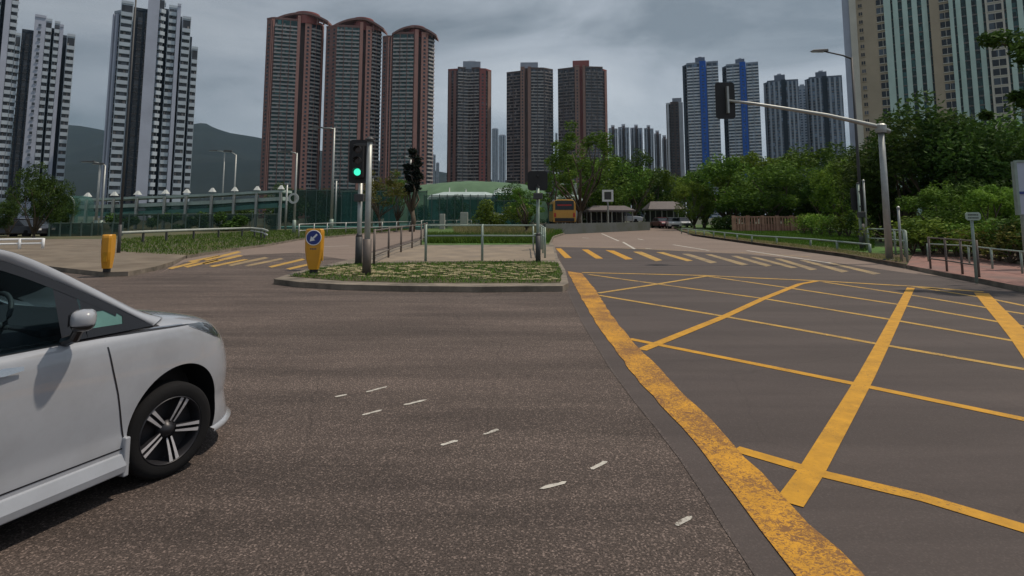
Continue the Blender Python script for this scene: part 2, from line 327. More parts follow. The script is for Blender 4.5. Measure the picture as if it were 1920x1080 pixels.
for k, pts in enumerate([
    [(1325,518),(1478,540),(1683,571),(1919,612)], [(1544,529),(1711,554),(1919,589)], [(1714,538),(1855,560),(1960,582)],
    [(1104,515),(1234,533),(1430,560),(1672,600),(1919,643)], [(1122,554),(1359,594),(1500,619),(1642,645),(1919,693)],
    [(1180,636),(1234,647),(1400,680),(1594,719),(1919,787)], [(1380,843),(1537,889),(1730,935),(1925,994)]]):
    mark('box_junction_diagonal_line', ext(pts), .12, .0056+.0003*k, 'yellow_pale' if k < 5 else 'yellow')
for k, (pts, ww) in enumerate([([(1122,550),(1234,533),(1325,518)], .13), ([(1203,657),(1359,594),(1430,561),(1500,533),(1533,527)], .14), ([(1480,946),(1522,885),(1594,760),(1625,705),(1653,650),(1678,600),(1708,540)], .155)]):
    mark('box_junction_diagonal_line', pts, ww, .0080+.0003*k, 'yellow' if k else 'yellow_pale')
# crossing bars
bars = [[(1042,466),(1052,466),(1072,484),(1059,484)], [(1091,468),(1103,468),(1131,485),(1117,485)], [(1135,469),(1151,470),(1187,486),(1173,487)], [(1187,472),(1203,472),(1242,488),(1230,490)],
        [(1230,473),(1244,473),(1300,489),(1288,490)], [(1278,476),(1292,476),(1345,492),(1332,494)], [(1322,477),(1334,477),(1404,496),(1391,498)], [(1370,480),(1382,480),(1448,498),(1436,500)],
        [(1406,482),(1418,482),(1496,502),(1483,503)], [(1451,485),(1463,485),(1533,505),(1520,507)], [(1498,488),(1510,488),(1592,509),(1578,511)], [(1545,492),(1556,492),(1652,513),(1638,515)],
        [(509,502),(503,500),(566,485),(573,487)], [(544,506),(536,504),(596,490),(604,492)], [(596,506),(588,504),(652,489),(660,491)], [(434,499),(426,497),(496,482),(505,484)], [(465,500),(458,498),(526,484),(533,486)],
        [(400,501),(392,499),(458,486),(466,487)], [(386,496),(378,494),(448,478),(456,480)], [(388,489),(380,487),(446,471),(453,473)], [(352,502),(344,500),(404,487),(412,488)], [(322,505),(314,503),(368,490),(376,491)], [(360,492),(352,490),(408,479),(414,480)]]
for k, b_ in enumerate(bars):
    struct(MB().sheet(G(b_), .0064).build('crossing_bar', M['yellow' if k < 3 else 'yellow_pale' if k < 5 or k > 16 or 11 < k < 15 else 'cream_mark']))
mark('stop_line', [(1040,461),(1234,468),(1390,474),(1520,482)], .22, .0068, 'cream_mark')
for pts in [[(1168,454),(1190,467)], [(1128,438),(1160,452)], [(1092,446),(1104,447)], [(1196,448),(1206,450)], [(1262,459),(1330,470)], [(1400,470),(1560,494)], [(602,463),(655,461)], [(1210,466),(1222,467)]]:
    mark('lane_line', pts, .14, .0073, 'white_mark')
for q in [(627,745,651,740),(685,736,727,725),(756,760,800,750),(678,779,718,769),(906,815,936,805),(826,836,859,826),(1107,881,1138,866),(1013,917,1062,904),(1266,987,1297,969)]:
    A, B = Vector(gp(q[0], q[1])), Vector(gp(q[2], q[3])); d = B-A; n = Vector((-d.y, d.x)).normalized()*.018
    struct(MB().sheet(jag([tuple(A), tuple(A+d*.1-n*.9), tuple(A+d*.85-n*1.1), tuple(B), tuple(A+d*.9+n), tuple(A+d*.12+n*.8)], .006, .035), .004).build('worn_lane_dash', M['white_mark']))
def kerbed(name, poly, z, mat_top, kerb=True):
    b = MB(); b.prism(poly, -.02, z, 0, 1); return struct(b.build(name, [M['kerb'], M[mat_top]]))
def inset(poly, d):
    out_ = []; n = len(poly); a = sum(poly[i][0]*poly[(i+1)%n][1]-poly[(i+1)%n][0]*poly[i][1] for i in range(n)); s = 1 if a > 0 else -1
    for i in range(n):
        A, B, C = Vector(poly[i-1]), Vector(poly[i]), Vector(poly[(i+1)%n]); d1 = (B-A).normalized(); d2 = (C-B).normalized()
        nn = (Vector((-d1.y, d1.x))+Vector((-d2.y, d2.x))); nn = nn.normalized()*d*s if nn.length > 1e-4 else Vector((0, 0)); out_.append(tuple(B+nn))
    return out_
# the traffic island and the median behind it
isl = G([(513,533),(560,539),(640,544),(760,547),(900,548.5),(1055,547),(1066,541),(1060,515),(1046,490),(1040,466),(1034,458),(1038,447),(1060,439),(1100,433),(1160,428.5),(1220,426),(1262,423.5)])
isl2 = G([(792,431),(790,440),(788,452),(740,468),(690,482),(650,495),(600,507),(545,521)])
kerbed('traffic_island', isl+[(30, 108), (-11, 108)]+isl2, .13, 'kerb')
blk = inset(G([(540,528),(640,537),(760,541),(900,542),(1050,541),(1054,520),(1046,500),(1000,497),(720,501),(650,503),(600,511)]), 0)
struct(MB().sheet(blk, .136).build('planted_paving_bed', M['bed_soil']))
struct(MB().sheet(G([(700,499),(1042,496),(1037,468),(790,466),(745,472)]), .137).build('footway', M['slab']))
struct(MB().sheet(G([(788,464),(1030,463),(1030,452),(1045,441),(1100,434.5),(1180,429.5),(1258,425)])+[(28, 106), (-10.5, 106)]+G([(796,432),(794,448)]), .139).build('median_grass', M['turf']))
# right-hand side
rk = [(1264,427.5),(1275,434),(1300,441),(1340,447.5),(1420,459),(1500,470),(1580,481),(1650,494),(1700,504),(1760,517),(1840,532),(1920,549),(2060,585)]
kerbed('verge', G(rk[:9])+G([(1712,482)])+[(60, 30), (60, 108), (29.5, 108)], .14, 'turf')
kerbed('brick_pavement', G([(1701,504.5),(1760,517),(1840,532),(1920,549),(2060,585),(2060,510),(1920,505),(1830,489),(1713,482.5)]), .13, 'brick_pave')
struct(MB().sheet(G([(1268,429),(1300,442.5),(1340,448.5),(1420,460),(1500,471),(1580,482),(1650,495),(1698,504),(1712,484),(1640,482),(1560,471),(1460,458),(1330,441)]), .146).build('earth_strip', M['soil']))
kerbed('planting_bed', G([(1714,482),(1830,488.5),(1920,504),(2060,508)])+[(60, 14), (60, 29.8)], .22, 'soil')
# left-hand side
kerbed('pavement', G([(-500,500),(60,503),(150,514),(195,519),(240,518),(290,508),(325,497),(350,484),(310,482),(225,477),(225,452),(-500,452)]), .13, 'slab_dull')
lv = G([(226,478),(310,483),(350,485),(385,479),(440,470),(500,462),(560,451),(680,440),(770,432.5),(790,430)])
kerbed('verge', lv+[(-12, 108), (-89, 108), (-89, 46)]+G([(226,452)]), .12, 'turf_dry')
# ------------------------------------------------------------------ mountains
def ridge(name, prof, Y, depth, seed):
    rg = np.random.default_rng(seed); b = MB(); n = 160; rows = 26; x0, x1 = prof[0][0], prof[-1][0]; vs = []
    xs = np.linspace(x0, x1, n); ph = rg.uniform(0, 6, 12)
    for j in range(rows):
        t = j/(rows-1); y = Y - depth*(1-t)
        for i, px in enumerate(xs):
            py = np.interp(px, [p[0] for p in prof], [p[1] for p in prof]); X, _, Z = at(px, py, Y)
            rough = sum(math.sin(X*.0016*2**k*1.3+ph[k]+t*3*k)*math.cos(t*5*1.6**k+ph[k+5]+X*.0009*2**k)/(1.7**k) for k in range(6))
            vs.append((X, y, max(-5, Z*(t**.8)+rough*55*t*(1-t)*2.4)))
    b.add(vs, [(j*n+i, j*n+i+1, (j+1)*n+i+1, (j+1)*n+i) for j in range(rows-1) for i in range(n-1)])
    b.add([(v[0], v[1]+(600 if 0 else 0), v[2]) for v in vs[-n:]]+[(v[0], v[1]+900, -5) for v in vs[-n:]], [(i, i+1, n+i+1, n+i) for i in range(n-1)])
    return struct(b.build(name, M['rock'], smooth=True))
ridge('hills', [(-700,300),(-400,260),(-100,215),(60,222),(125,234),(150,236),(190,243),(250,262),(320,250),(352,237),(382,229),(402,240),(430,249),(480,257),(560,275),(700,300),(900,335),(1100,350)], 3400, 1500, 3)
# ------------------------------------------------------------------ tower blocks
def tmat(name, col, **k): return mat('tw_'+name, col, k.pop('rough', .75), var=k.pop('var', .1), scale=k.pop('scale', .15), **k)
T = {'pink': tmat('pink', (.44, .22, .18)), 'pinkdark': tmat('pinkdark', (.22, .115, .10)), 'red': tmat('red', (.27, .085, .075)), 'brown': tmat('brown', (.26, .155, .125)),
     'slabp': tmat('slabp', (.38, .36, .35)), 'slabd': tmat('slabd', (.22, .195, .19)), 'body': tmat('body', (.12, .088, .082)), 'bodyb': tmat('bodyb', (.13, .155, .20)),
     'white': tmat('white', (.44, .50, .56)), 'lilac': tmat('lilac', (.40, .43, .52)), 'navy': tmat('navy', (.03, .045, .065)), 'blue': tmat('blue', (.018, .11, .46)),
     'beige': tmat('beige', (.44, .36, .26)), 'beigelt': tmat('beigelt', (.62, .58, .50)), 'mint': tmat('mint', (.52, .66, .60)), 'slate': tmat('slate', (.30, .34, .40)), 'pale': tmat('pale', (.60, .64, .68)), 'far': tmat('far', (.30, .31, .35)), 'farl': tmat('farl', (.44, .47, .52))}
def glazing(name, c, sc):
    m = bpy.data.materials.new(name); m.use_nodes = True; t = m.node_tree; l = t.links.new; b = t.nodes['Principled BSDF']; b.inputs['Roughness'].default_value = .25
    g = N(t, 'ShaderNodeNewGeometry'); mp_ = N(t, 'ShaderNodeMapping'); mp_.inputs['Scale'].default_value = (sc, sc, 1/3.0); l(g.outputs['Position'], mp_.inputs[0])
    fl = N(t, 'ShaderNodeVectorMath', operation='FLOOR'); l(mp_.outputs[0], fl.inputs[0]); wn = N(t, 'ShaderNodeTexWhiteNoise', noise_dimensions='3D'); l(fl.outputs[0], wn.inputs[0])
    r = N(t, 'ShaderNodeValToRGB'); e = r.color_ramp.elements; e[0].color = tuple(x*.6 for x in c)+(1,); e[1].color = tuple(min(1, x*3.6+.02) for x in c)+(1,); e[1].position = 1.0
    q = e.new(.7); q.color = tuple(x*1.3 for x in c)+(1,); l(wn.outputs[0], r.inputs[0]); l(r.outputs[0], b.inputs['Base Color'])
    return m
T['gd'] = glazing('glass_dark', (.018, .026, .034), .55); T['gt'] = glazing('glass_teal', (.012, .045, .045), .5); T['gn'] = glazing('glass_night', (.026, .030, .038), .5); T['gb'] = glazing('glass_blue', (.05, .075, .11), .55)
def rnd_box(rng, a, b): return a+rng.random()*(b-a)
def facade(P, p0, p1, z0, z1, st, rng, root):
    k = st[0]; d = Vector((p1[0]-p0[0], p1[1]-p0[1])); L_ = d.length; d.normalize(); n = Vector((d.y, -d.x))   # outward = toward the viewer
    if k == 'plain': return
    fh = st[-1] if isinstance(st[-1], float) and st[-1] > 2 else 3.0; nf = int((z1-z0)/fh)
    if k == 'bal':      # bays, slab material, glass, projection, height ratio
        _, bays, sm, gm, pr, ra = st[:6]; wb = L_/bays
        for i in range(bays):
            b = MB(); s0 = i*wb+.06*wb; s1 = (i+1)*wb-.06*wb
            b.obox(p0, d, n, s0, s1, .02, .08, z0, z1, 1)
            zz = z0
            for f in range(nf):
                z = z0+f*fh; b.obox(p0, d, n, s0, s1, .10, pr, z, z+fh*ra, 0)
                if rng.random() < .45:
                    a = s0+(s1-s0)*rng.random()*.7; b.obox(p0, d, n, a, a+(s1-s0)*.22, .10, .3, z+fh*(ra+.02), z+fh*.9, 2)
            b.build('balcony_stack', [T[sm], T[gm], T['slabd']], root)['kind'] = 'stuff'
    elif k == 'win':    # windows per floor, window width ratio, glass, height ratio, sill mat
        _, cols, wr, gm, ra, sm = st[:6]; wb = L_/cols
        for i in range(cols):
            b = MB(); c = (i+.5)*wb; hw = wb*wr/2
            for f in range(nf):
                z = z0+f*fh+fh*.25; b.obox(p0, d, n, c-hw, c+hw, .02, .07, z, z+fh*ra, 0); b.obox(p0, d, n, c-hw-.15, c+hw+.15, .02, .28, z-.22, z-.02, 1)
            b.build('window_column', [T[gm], T[sm]], root)['kind'] = 'stuff'
    elif k == 'rib':    # fins, fin material, glass, ratio
        _, fins, fm, gm, ra = st[:5]; wb = L_/fins; b = MB(); b.obox(p0, d, n, 0, L_, .02, .1, z0, z1, 0)
        for f in range(nf): b.obox(p0, d, n, 0, L_, .12, .3, z0+f*fh, z0+f*fh+.5, 1)
        b.build('glazed_strip', [T[gm], T['slabd']], root)
        for i in range(fins):
            MB().obox(p0, d, n, (i+.5-ra/2)*wb, (i+.5+ra/2)*wb, .32, 1.1, z0, z1, 0).build('pier', T[fm], root)
class Frame:
    """a plan grid turned square to the line of sight of its tower"""
    def __init__(s, pxc, Y):
        s.a = math.atan(XW(pxc, Y)/Y); s.u = Vector((math.sin(s.a), math.cos(s.a))); s.v = Vector((s.u.y, -s.u.x)); s.D = Y/math.cos(s.a)
    def pt(s, px, dy, w_=0):
        k = XW(px, 100)/100; t = s.D/(k*s.u.x+s.u.y); p = Vector((k*t, t)); return p+s.u*dy
def tower(name, label, Y, wings, extras=(), group=None, wall='body', z0=-1, seed=1, yaw=None):
    """wings: (top_py, depth, wall material, [(px, dy, style), ... , (px, dy, None)])"""
    rng = random.Random(seed); pxs = [p[0] for w_ in wings for p in w_[3]]; Fm = Frame((min(pxs)+max(pxs))/2 if yaw is None else yaw, Y); c = Fm.pt((min(pxs)+max(pxs))/2, 0)
    root = thing(name, label, 'tower block', (c.x, c.y, 0), group, world=True)
    for top, depth, wm, pts in wings:
        zt = at(960, top, Y)[2]; fr = [tuple(Fm.pt(p[0], p[1])) for p in pts]
        e0, e1 = Vector(fr[0]), Vector(fr[-1]); poly = fr+[tuple(e1+Fm.u*(depth-pts[-1][1])), tuple(e0+Fm.u*(depth-pts[0][1]))]
        MB().prism(poly, z0, zt).build('wall', T[wm], root)
        for i in range(len(pts)-1):
            if pts[i][2]: facade(root, fr[i], fr[i+1], z0+2, zt-.6, pts[i][2], rng, root)
        pp = MB()
        for i in range(len(fr)-1):
            d = Vector((fr[i+1][0]-fr[i][0], fr[i+1][1]-fr[i][1])); l_ = d.length; d.normalize(); pp.obox(fr[i], d, Vector((d.y, -d.x)), 0, l_, -.3, .25, zt+.01, zt+1.1)
        pp.build('roof_parapet', T[wm], root)
        # return faces: window slots down both flanks
        for e_, sg in ((e0, -1), (e1, 1)):
            q = e_+Fm.u*(depth*.35); p_ = tuple(q) if sg > 0 else tuple(q+Fm.u*depth*.4); dd = Fm.u if sg > 0 else -Fm.u
            if depth > 12: facade(root, p_, tuple(Vector(p_)+dd*depth*.4), z0+2, zt-2, ('win', 1, .3, 'gn', .5, wm), rng, root)
    for (x0, x1, top, base, wm, dy, dp, nm) in extras:
        zt, zb = at(960, top, Y)[2], at(960, base, Y)[2]; p, q = Fm.pt(x0, dy), Fm.pt(x1, dy)
        MB().obox(tuple(p), Fm.v, -Fm.u, 0, (q-p).dot(Fm.v), -dp, 0, zb, zt).build(nm, T[wm], root, bevel=.3)
    return root
B = lambda bays, s='slabp', g='gd', pr=1.2, ra=.38: ('bal', bays, s, g, pr, ra)
# three red-brown towers (left of centre)
def redtower(label, x0, tops, segs, crown, seed):
    Y = 437
    r = tower('tower_block', label, Y, segs, (), 'red-brown towers with arched crowns', seed=seed)
    cx0, cx1, ctop, cbase = crown[:4]; X0, X1 = XW(cx0, Y), XW(cx1, Y); c = (X0+X1)/2; rr = (X1-X0)/2; zb, zt = at(960, cbase, Y)[2], at(960, ctop, Y)[2]
    MB().lathe([(rr, zb), (rr, zt-1.2), (rr*1.07, zt-1.2), (rr*1.07, zt), (0.01, zt+.6)], (c, Y+10, 0), seg=28).build('roof_drum', T['red'], r, smooth=False)
    b = MB()   # sloping crown rim either side of the drum, on posts
    for sgn, ex, tz in ((1, crown[4], crown[5]), (-1, crown[6], crown[7])):
        xe = XW(ex, Y); ze = at(960, tz, Y)[2]; pts = []
        for i in range(9):
            t = i/8; pts.append((c+(xe-c)*t, Y-1+7*(t-.5)**2, zt-1+(ze-zt+1)*t**1.6))
        for i in range(8):
            A, Bq = pts[i], pts[i+1]; b.add([(A[0], A[1], A[2]), (Bq[0], Bq[1], Bq[2]), (Bq[0], Bq[1]+14, Bq[2]), (A[0], A[1]+14, A[2]), (A[0], A[1], A[2]-1.6), (Bq[0], Bq[1], Bq[2]-1.6), (Bq[0], Bq[1]+14, Bq[2]-1.6), (A[0], A[1]+14, A[2]-1.6)],
                  [(0,1,2,3),(7,6,5,4),(0,4,5,1),(1,5,6,2),(2,6,7,3),(3,7,4,0)])
        for t in (.55, .8, .97):
            x = c+(xe-c)*t; zz = zt-1+(ze-zt+1)*t**1.6; b.box(x-.5, x+.5, Y+2, Y+3, zb-1, zz-1)
    b.build('roof_crown', T['pinkdark'], r)
    return r
P1 = ('win', 1, .35, 'gd', .5, 'pinkdark')
redtower('tallest red-brown tower with arched red crown, leftmost of the red-brown towers', 0, 0,
  [(38, 26, 'pinkdark', [(486,6,P1),(496,2,('rib',2,'pink','gn',.5)),(502,1,B(3,'slabp','gt')),(547,0,None),(552,0,None)]),
   (32, 24, 'pink', [(546,-1,None),(552,-1,None)]), (40, 24, 'body', [(552,4,None),(561,4,None)]),
   (38, 26, 'pink', [(561,-1,P1),(573,0,B(2,'slabp','gd')),(592,4,('rib',1,'pink','gn',.5)),(597,8,None)])], (533,578,20,42,604,38,500,34), 11)
redtower('red-brown tower with arched crown, middle one of the three arched-crown towers', 0, 0,
  [(50, 28, 'pinkdark', [(601,8,P1),(612,5,P1),(622,2,B(3,'slabp','gt')),(667,0,None),(671,0,None)]),
   (44, 24, 'pink', [(667,-1,None),(673,-1,None)]), (50, 24, 'body', [(673,4,None),(679,4,None)]),
   (50, 28, 'pink', [(679,-1,P1),(690,0,B(2,'slabp','gd')),(709,5,None)])], (647,685,30,54,712,52,608,50), 12)
redtower('shortest arched-crown red-brown tower, right of its two neighbours', 0, 0,
  [(66, 30, 'pinkdark', [(710,10,P1),(720,7,('rib',2,'pink','gn',.5)),(731,6,None)]),
   (62, 28, 'pinkdark', [(731,3,B(3,'slabp','gt')),(772,0,None),(776,0,None)]),
   (58, 24, 'pink', [(773,-1,None),(780,-1,None)]), (62, 24, 'body', [(780,4,None),(786,4,None)]),
   (62, 28, 'pink', [(786,-1,P1),(798,0,B(1,'slabp','gd')),(811,5,None)])], (753,788,45,66,814,64,728,62), 13)
# three brown mid-distance towers
D2 = ('bal', 2, 'slabd', 'gn', .9, .3); D3 = ('bal', 3, 'slabd', 'gn', .9, .3)
tower('tower_block', 'brown tower with red left flank, leftmost of the three flat-topped brown towers', 540,
  [(129, 30, 'red', [(837,7,('rib',2,'pinkdark','gn',.55)),(856,4,None)]), (126, 34, 'body', [(856,3,B(2,'slabp','gn',1.2,.3)),(877,6,B(2,'slabp','gn',1.2,.3)),(898,3,None)]),
   (129, 30, 'red', [(898,1,('win',1,.3,'gn',.5,'brown')),(910,2,('rib',1,'brown','gn',.5)),(921,9,None)])],
  [(866,900,112,127,'slate',5,16,'plant_room'),(876,890,109,112,'slate',9,8,'roof_tank')], 'flat-topped brown towers', seed=21)
tower('tower_block', 'dark brown tower with a grey roof block, middle one of the three flat-topped towers', 540,
  [(133, 30, 'body', [(949,9,D2),(976,3,None)]), (127, 30, 'brown', [(976,0,('win',1,.3,'gn',.5,'brown')),(984,0,None)]), (128, 24, 'body', [(984,4,None),(990,4,None)]), (127, 30, 'brown', [(990,0,None),(996,0,None)]),
   (128, 30, 'body', [(996,1,B(2,'slabp','gn',1.2,.3)),(1021,2,D2),(1039,9,None)])],
  [(976,1010,114,128,'slate',5,16,'plant_room'),(998,1006,112,114,'slate',9,6,'roof_tank')], 'flat-topped brown towers', seed=22)
tower('tower_block', 'dark brown tower with a red roof block, rightmost of the three flat-topped brown towers', 540,
  [(126, 30, 'body', [(1047,8,D3),(1080,2,None)]), (124, 30, 'brown', [(1080,0,('win',1,.3,'gn',.5,'brown')),(1089,0,None)]), (124, 24, 'red', [(1089,4,None),(1095,4,None)]), (124, 30, 'brown', [(1095,0,None),(1100,0,None)]),
   (126, 30, 'body', [(1100,1,D3),(1134,5,None)]), (130, 26, 'red', [(1134,5,('rib',1,'pinkdark','gn',.5)),(1142,10,None)])],
  [(1076,1108,111,125,'red',4,18,'plant_room'),(1084,1100,109,111,'brown',8,8,'roof_tank')], 'flat-topped brown towers', seed=23)
# blue-striped and grey lattice towers (right of centre)
W2 = ('bal', 2, 'pale', 'gb', 1.0, .42)
for i, (lab, a, tp, pl) in enumerate([('pale tower with bright blue centre stripe, left of its blue-striped twin', (1286,1294,1319,1332,1355), 118, (1311,1330,105)),
                                   ('pale tower with bright blue centre stripe, right of its blue-striped twin', (1362,1370,1396,1408,1432), 120, (1388,1406,108))]):
    tower('tower_block', lab, 560, [(tp+2, 30, 'bodyb', [(a[0],8,('rib',1,'navy','gn',.5)),(a[1],2,None)]), (tp, 30, 'slate', [(a[1],1,W2),(a[2],1,None)]), (tp-1, 30, 'blue', [(a[2],-1,('win',1,.35,'gb',.35,'blue')),(a[3]-.5,-1,None)]), (tp, 30, 'slate', [(a[3],1,W2),(a[4],1,None)])],
      [(pl[0],pl[1],pl[2],tp,'bodyb',5,14,'plant_room'),(pl[0]+6,pl[1]-6,pl[2]-3,pl[2],'navy',9,6,'roof_tank')], 'blue-striped towers', seed=31+i)
W3 = ('win', 3, .5, 'pale', .5, 'slate')
for i, (lab, a, tp, pl) in enumerate([('grey lattice-fronted tower, shorter of the two without any blue stripe', (1440,1447,1474,1483,1507), 151, (1461,1482,138)),
                                   ('grey lattice-fronted tower close beside the big beige building', (1519,1527,1552,1562,1591), 144, (1540,1562,132))]):
    tower('tower_block', lab, 560, [(tp+2, 28, 'bodyb', [(a[0],7,('rib',1,'slate','gn',.4)),(a[1],2,None)]), (tp, 28, 'bodyb', [(a[1],1,('rib',3,'slate','gb',.42)),(a[2],1,None)]), (tp-1, 26, 'navy', [(a[2],4,None),(a[3],4,None)]), (tp+1, 28, 'bodyb', [(a[3],1,('rib',3,'slate','gb',.42)),(a[4],3,None)])],
      [(pl[0],pl[1],pl[2],tp,'bodyb',5,14,'plant_room'),(pl[0]+6,pl[1]-7,pl[2]-4,pl[2],'slate',9,6,'roof_tank')], 'grey lattice towers', seed=35+i)
tower('tower_block', 'lower grey tower showing through the gap between two lattice-fronted towers', 640, [(163, 26, 'slate', [(1506,0,('win',2,.5,'gb',.5,'slate')),(1521,0,None)])], [(1509,1518,157,163,'slate',3,8,'plant_room')], seed=38)
tower('tower_block', 'narrow dark tower with pale edges, left of the blue-striped towers', 600, [(194, 26, 'pale', [(1253,2,('rib',1,'pale','gn',.4)),(1261,0,None)]), (192, 26, 'body', [(1261,2,('win',2,.5,'gd',.5,'body')),(1277,2,None)]), (194, 26, 'pale', [(1277,0,None),(1285,2,None)])], [(1265,1283,182,194,'slate',5,12,'plant_room')], seed=39)
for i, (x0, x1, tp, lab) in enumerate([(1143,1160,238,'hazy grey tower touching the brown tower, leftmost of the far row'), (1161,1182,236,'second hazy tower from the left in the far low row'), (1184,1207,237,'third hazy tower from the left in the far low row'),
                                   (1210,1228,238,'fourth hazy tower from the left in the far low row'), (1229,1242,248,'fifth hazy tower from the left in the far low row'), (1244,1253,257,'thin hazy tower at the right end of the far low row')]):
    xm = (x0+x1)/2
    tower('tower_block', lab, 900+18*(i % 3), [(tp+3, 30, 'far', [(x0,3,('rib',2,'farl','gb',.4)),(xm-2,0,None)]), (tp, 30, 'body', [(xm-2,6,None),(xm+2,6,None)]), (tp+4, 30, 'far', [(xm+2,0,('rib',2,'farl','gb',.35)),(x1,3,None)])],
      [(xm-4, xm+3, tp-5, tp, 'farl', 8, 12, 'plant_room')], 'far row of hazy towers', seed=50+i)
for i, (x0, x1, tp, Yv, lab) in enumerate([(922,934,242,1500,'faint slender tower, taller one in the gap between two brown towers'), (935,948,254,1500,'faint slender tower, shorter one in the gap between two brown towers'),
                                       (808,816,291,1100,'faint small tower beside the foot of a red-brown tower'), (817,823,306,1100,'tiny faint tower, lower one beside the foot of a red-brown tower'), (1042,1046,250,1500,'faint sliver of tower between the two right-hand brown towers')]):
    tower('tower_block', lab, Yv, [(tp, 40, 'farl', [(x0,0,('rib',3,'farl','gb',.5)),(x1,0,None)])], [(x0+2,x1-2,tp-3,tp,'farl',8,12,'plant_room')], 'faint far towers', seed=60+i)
# near white towers on the left: notched balcony stacks between plain piers
NB = lambda n=1: ('bal', n, 'white', 'gn', 1.5, .5, 3.1)
tower('tower_block', 'tall white tower with stepped wings and a dark centre recess, right of the mountain gap', 235,
  [(30, 16, 'slate', [(190,6,('rib',2,'lilac','gn',.5)),(203,3,None)]), (16, 18, 'white', [(203,0,NB(1)),(227,0,None)]), (17, 12, 'navy', [(227,6,('rib',2,'navy','gn',.3)),(255,6,None)]),
   (-4, 22, 'lilac', [(255,-3,None),(277,-3,None)]), (-1, 20, 'white', [(277,-2,NB(1)),(287,-1,None)]), (12, 14, 'navy', [(287,5,None),(296,5,None)]), (10, 18, 'white', [(296,0,NB(1)),(312,0,None)]),
   (8, 18, 'lilac', [(312,-2,None),(319,-2,None)]), (24, 18, 'navy', [(319,4,None),(323,4,None)]), (27, 18, 'white', [(323,0,NB(1)),(340,0,None)]), (60, 14, 'navy', [(340,4,None),(345,4,None)]), (80, 16, 'white', [(345,2,NB(1)),(357,2,None)])],
  [(262,290,-6,0,'white',3,6,'roof_crown')], 'white stepped towers', seed=71)
tower('tower_block', 'lower white tower with stepped wings standing left of the mountain gap', 240,
  [(60, 14, 'navy', [(14,6,('rib',2,'navy','gn',.3)),(38,6,None)]), (38, 18, 'lilac', [(38,-2,('win',1,.25,'gd',.4,'lilac')),(60,-2,None)]), (40, 16, 'white', [(60,0,NB(1)),(72,0,None)]), (52, 12, 'navy', [(72,4,None),(77,4,None)]),
   (42, 16, 'white', [(77,0,NB(1)),(88,0,None)]), (48, 16, 'lilac', [(88,-1,None),(95,-1,None)]), (62, 12, 'navy', [(95,4,None),(103,4,None)]), (62, 16, 'white', [(103,0,NB(1)),(119,0,None)])],
  [(46,70,36,42,'white',3,6,'roof_crown'),(66,72,34,40,'lilac',6,6,'roof_tank')], 'white stepped towers', seed=72)
tower('tower_block', 'white tower cut off by the left edge of the picture', 232,
  [(-60, 16, 'white', [(-46,0,NB(1)),(-30,0,None)]), (-70, 14, 'navy', [(-30,4,None),(-22,4,None)]), (-60, 18, 'lilac', [(-22,-2,None),(-10,-2,None)]), (-60, 16, 'white', [(-10,0,NB(1)),(4,0,None)]), (62, 16, 'white', [(4,1,NB(1)),(14,1,None)])],
  [], 'white stepped towers', seed=73)
# big beige and mint building on the right
kr = tower('tower_block', 'huge beige and mint building with ribbed strips rising behind the right-hand trees', 190,
  [(-170, 20, 'lilac', [(1599,0,None),(1613,0,None)]), (-170, 20, 'beigelt', [(1613,-.6,None),(1626,-.6,None)]), (-170, 20, 'beige', [(1626,0,None),(1680,0,None)]), (-170, 20, 'mint', [(1680,-1,None),(1693,-1,None)]),
   (-170, 18, 'body', [(1693,1,('rib',4,'mint','gt',.55)),(1768,1,None)]), (-170, 20, 'beige', [(1768,-1,None),(1806,-1,None)]), (-170, 20, 'mint', [(1806,-2,None),(1814,-2,None)]), (-170, 18, 'body', [(1814,1,('rib',3,'mint','gt',.5)),(1876,1,None)]),
   (-170, 20, 'beigelt', [(1876,-1,None),(1912,-1,None)]), (-170, 18, 'body', [(1912,1,('rib',4,'mint','gt',.5)),(2000,1,None)])], [], seed=80)
wb_ = kr['wb']; wp = None
for (pxc, hw, yf, hh, mm) in ((1634, .55, 190, .62, 'gn'), (1674, 1.35, 190, 1.0, 'gd'), (1797, 1.35, 189, 1.0, 'gd'), (1894, 1.7, 189, 1.05, 'gd')):
    fm = MB().box(-hw, hw, -.12, .0, -hh, hh).build('window', T[mm]); fm.parent = kr
    fr_ = MB().box(-hw-.15, hw+.15, -.3, -.02, -hh-.3, -hh-.05).box(-.06, .06, -.16, -.12, -hh, hh).build('sill', T['beigelt' if hw > 1 else 'beige'], fm)
    first = True; Fk = Frame((1599+2000)/2, 190); pk = Fk.pt(pxc, yf-190)
    for k in range(25):
        w_o = fm if first else fm.copy()
        if not first:
            scene.collection.objects.link(w_o); s_ = fr_.copy(); scene.collection.objects.link(s_); s_.parent = w_o
        w_o.location = (pk.x-wb_[0], pk.y-wb_[1], 8+3.0*k); w_o.rotation_euler.z = -Fk.a; first = False
# ------------------------------------------------------------------ trees and plants
def leaves(cent, rad, n, size, rng, flat=.7, jit=.35):
    """n leaf-sized quads round the given clump centres"""
    cent = np.array(cent); k = len(cent); idx = rng.integers(0, k, n); rad = np.array(rad)[idx]
    d = rng.normal(size=(n, 3)); d /= np.linalg.norm(d, axis=1)[:, None]; rr = rad*rng.uniform(.35, 1, n)**.6
    c = cent[idx]+d*rr[:, None]*np.array([1, 1, flat])
    a = rng.normal(size=(n, 3)); a[:, 2] *= .5; a /= np.linalg.norm(a, axis=1)[:, None]; b = np.cross(a, d+rng.normal(size=(n, 3))*.6); b /= np.linalg.norm(b, axis=1)[:, None]+1e-6
    s = size*rng.uniform(.6, 1.3, n)[:, None]; tip = c+a*s*1.3; l_ = c+b*s*.42; r_ = c-b*s*.42; base = c-a*s*.7
    v = np.stack([base, r_, tip, l_], 1).reshape(-1, 3)
    return v
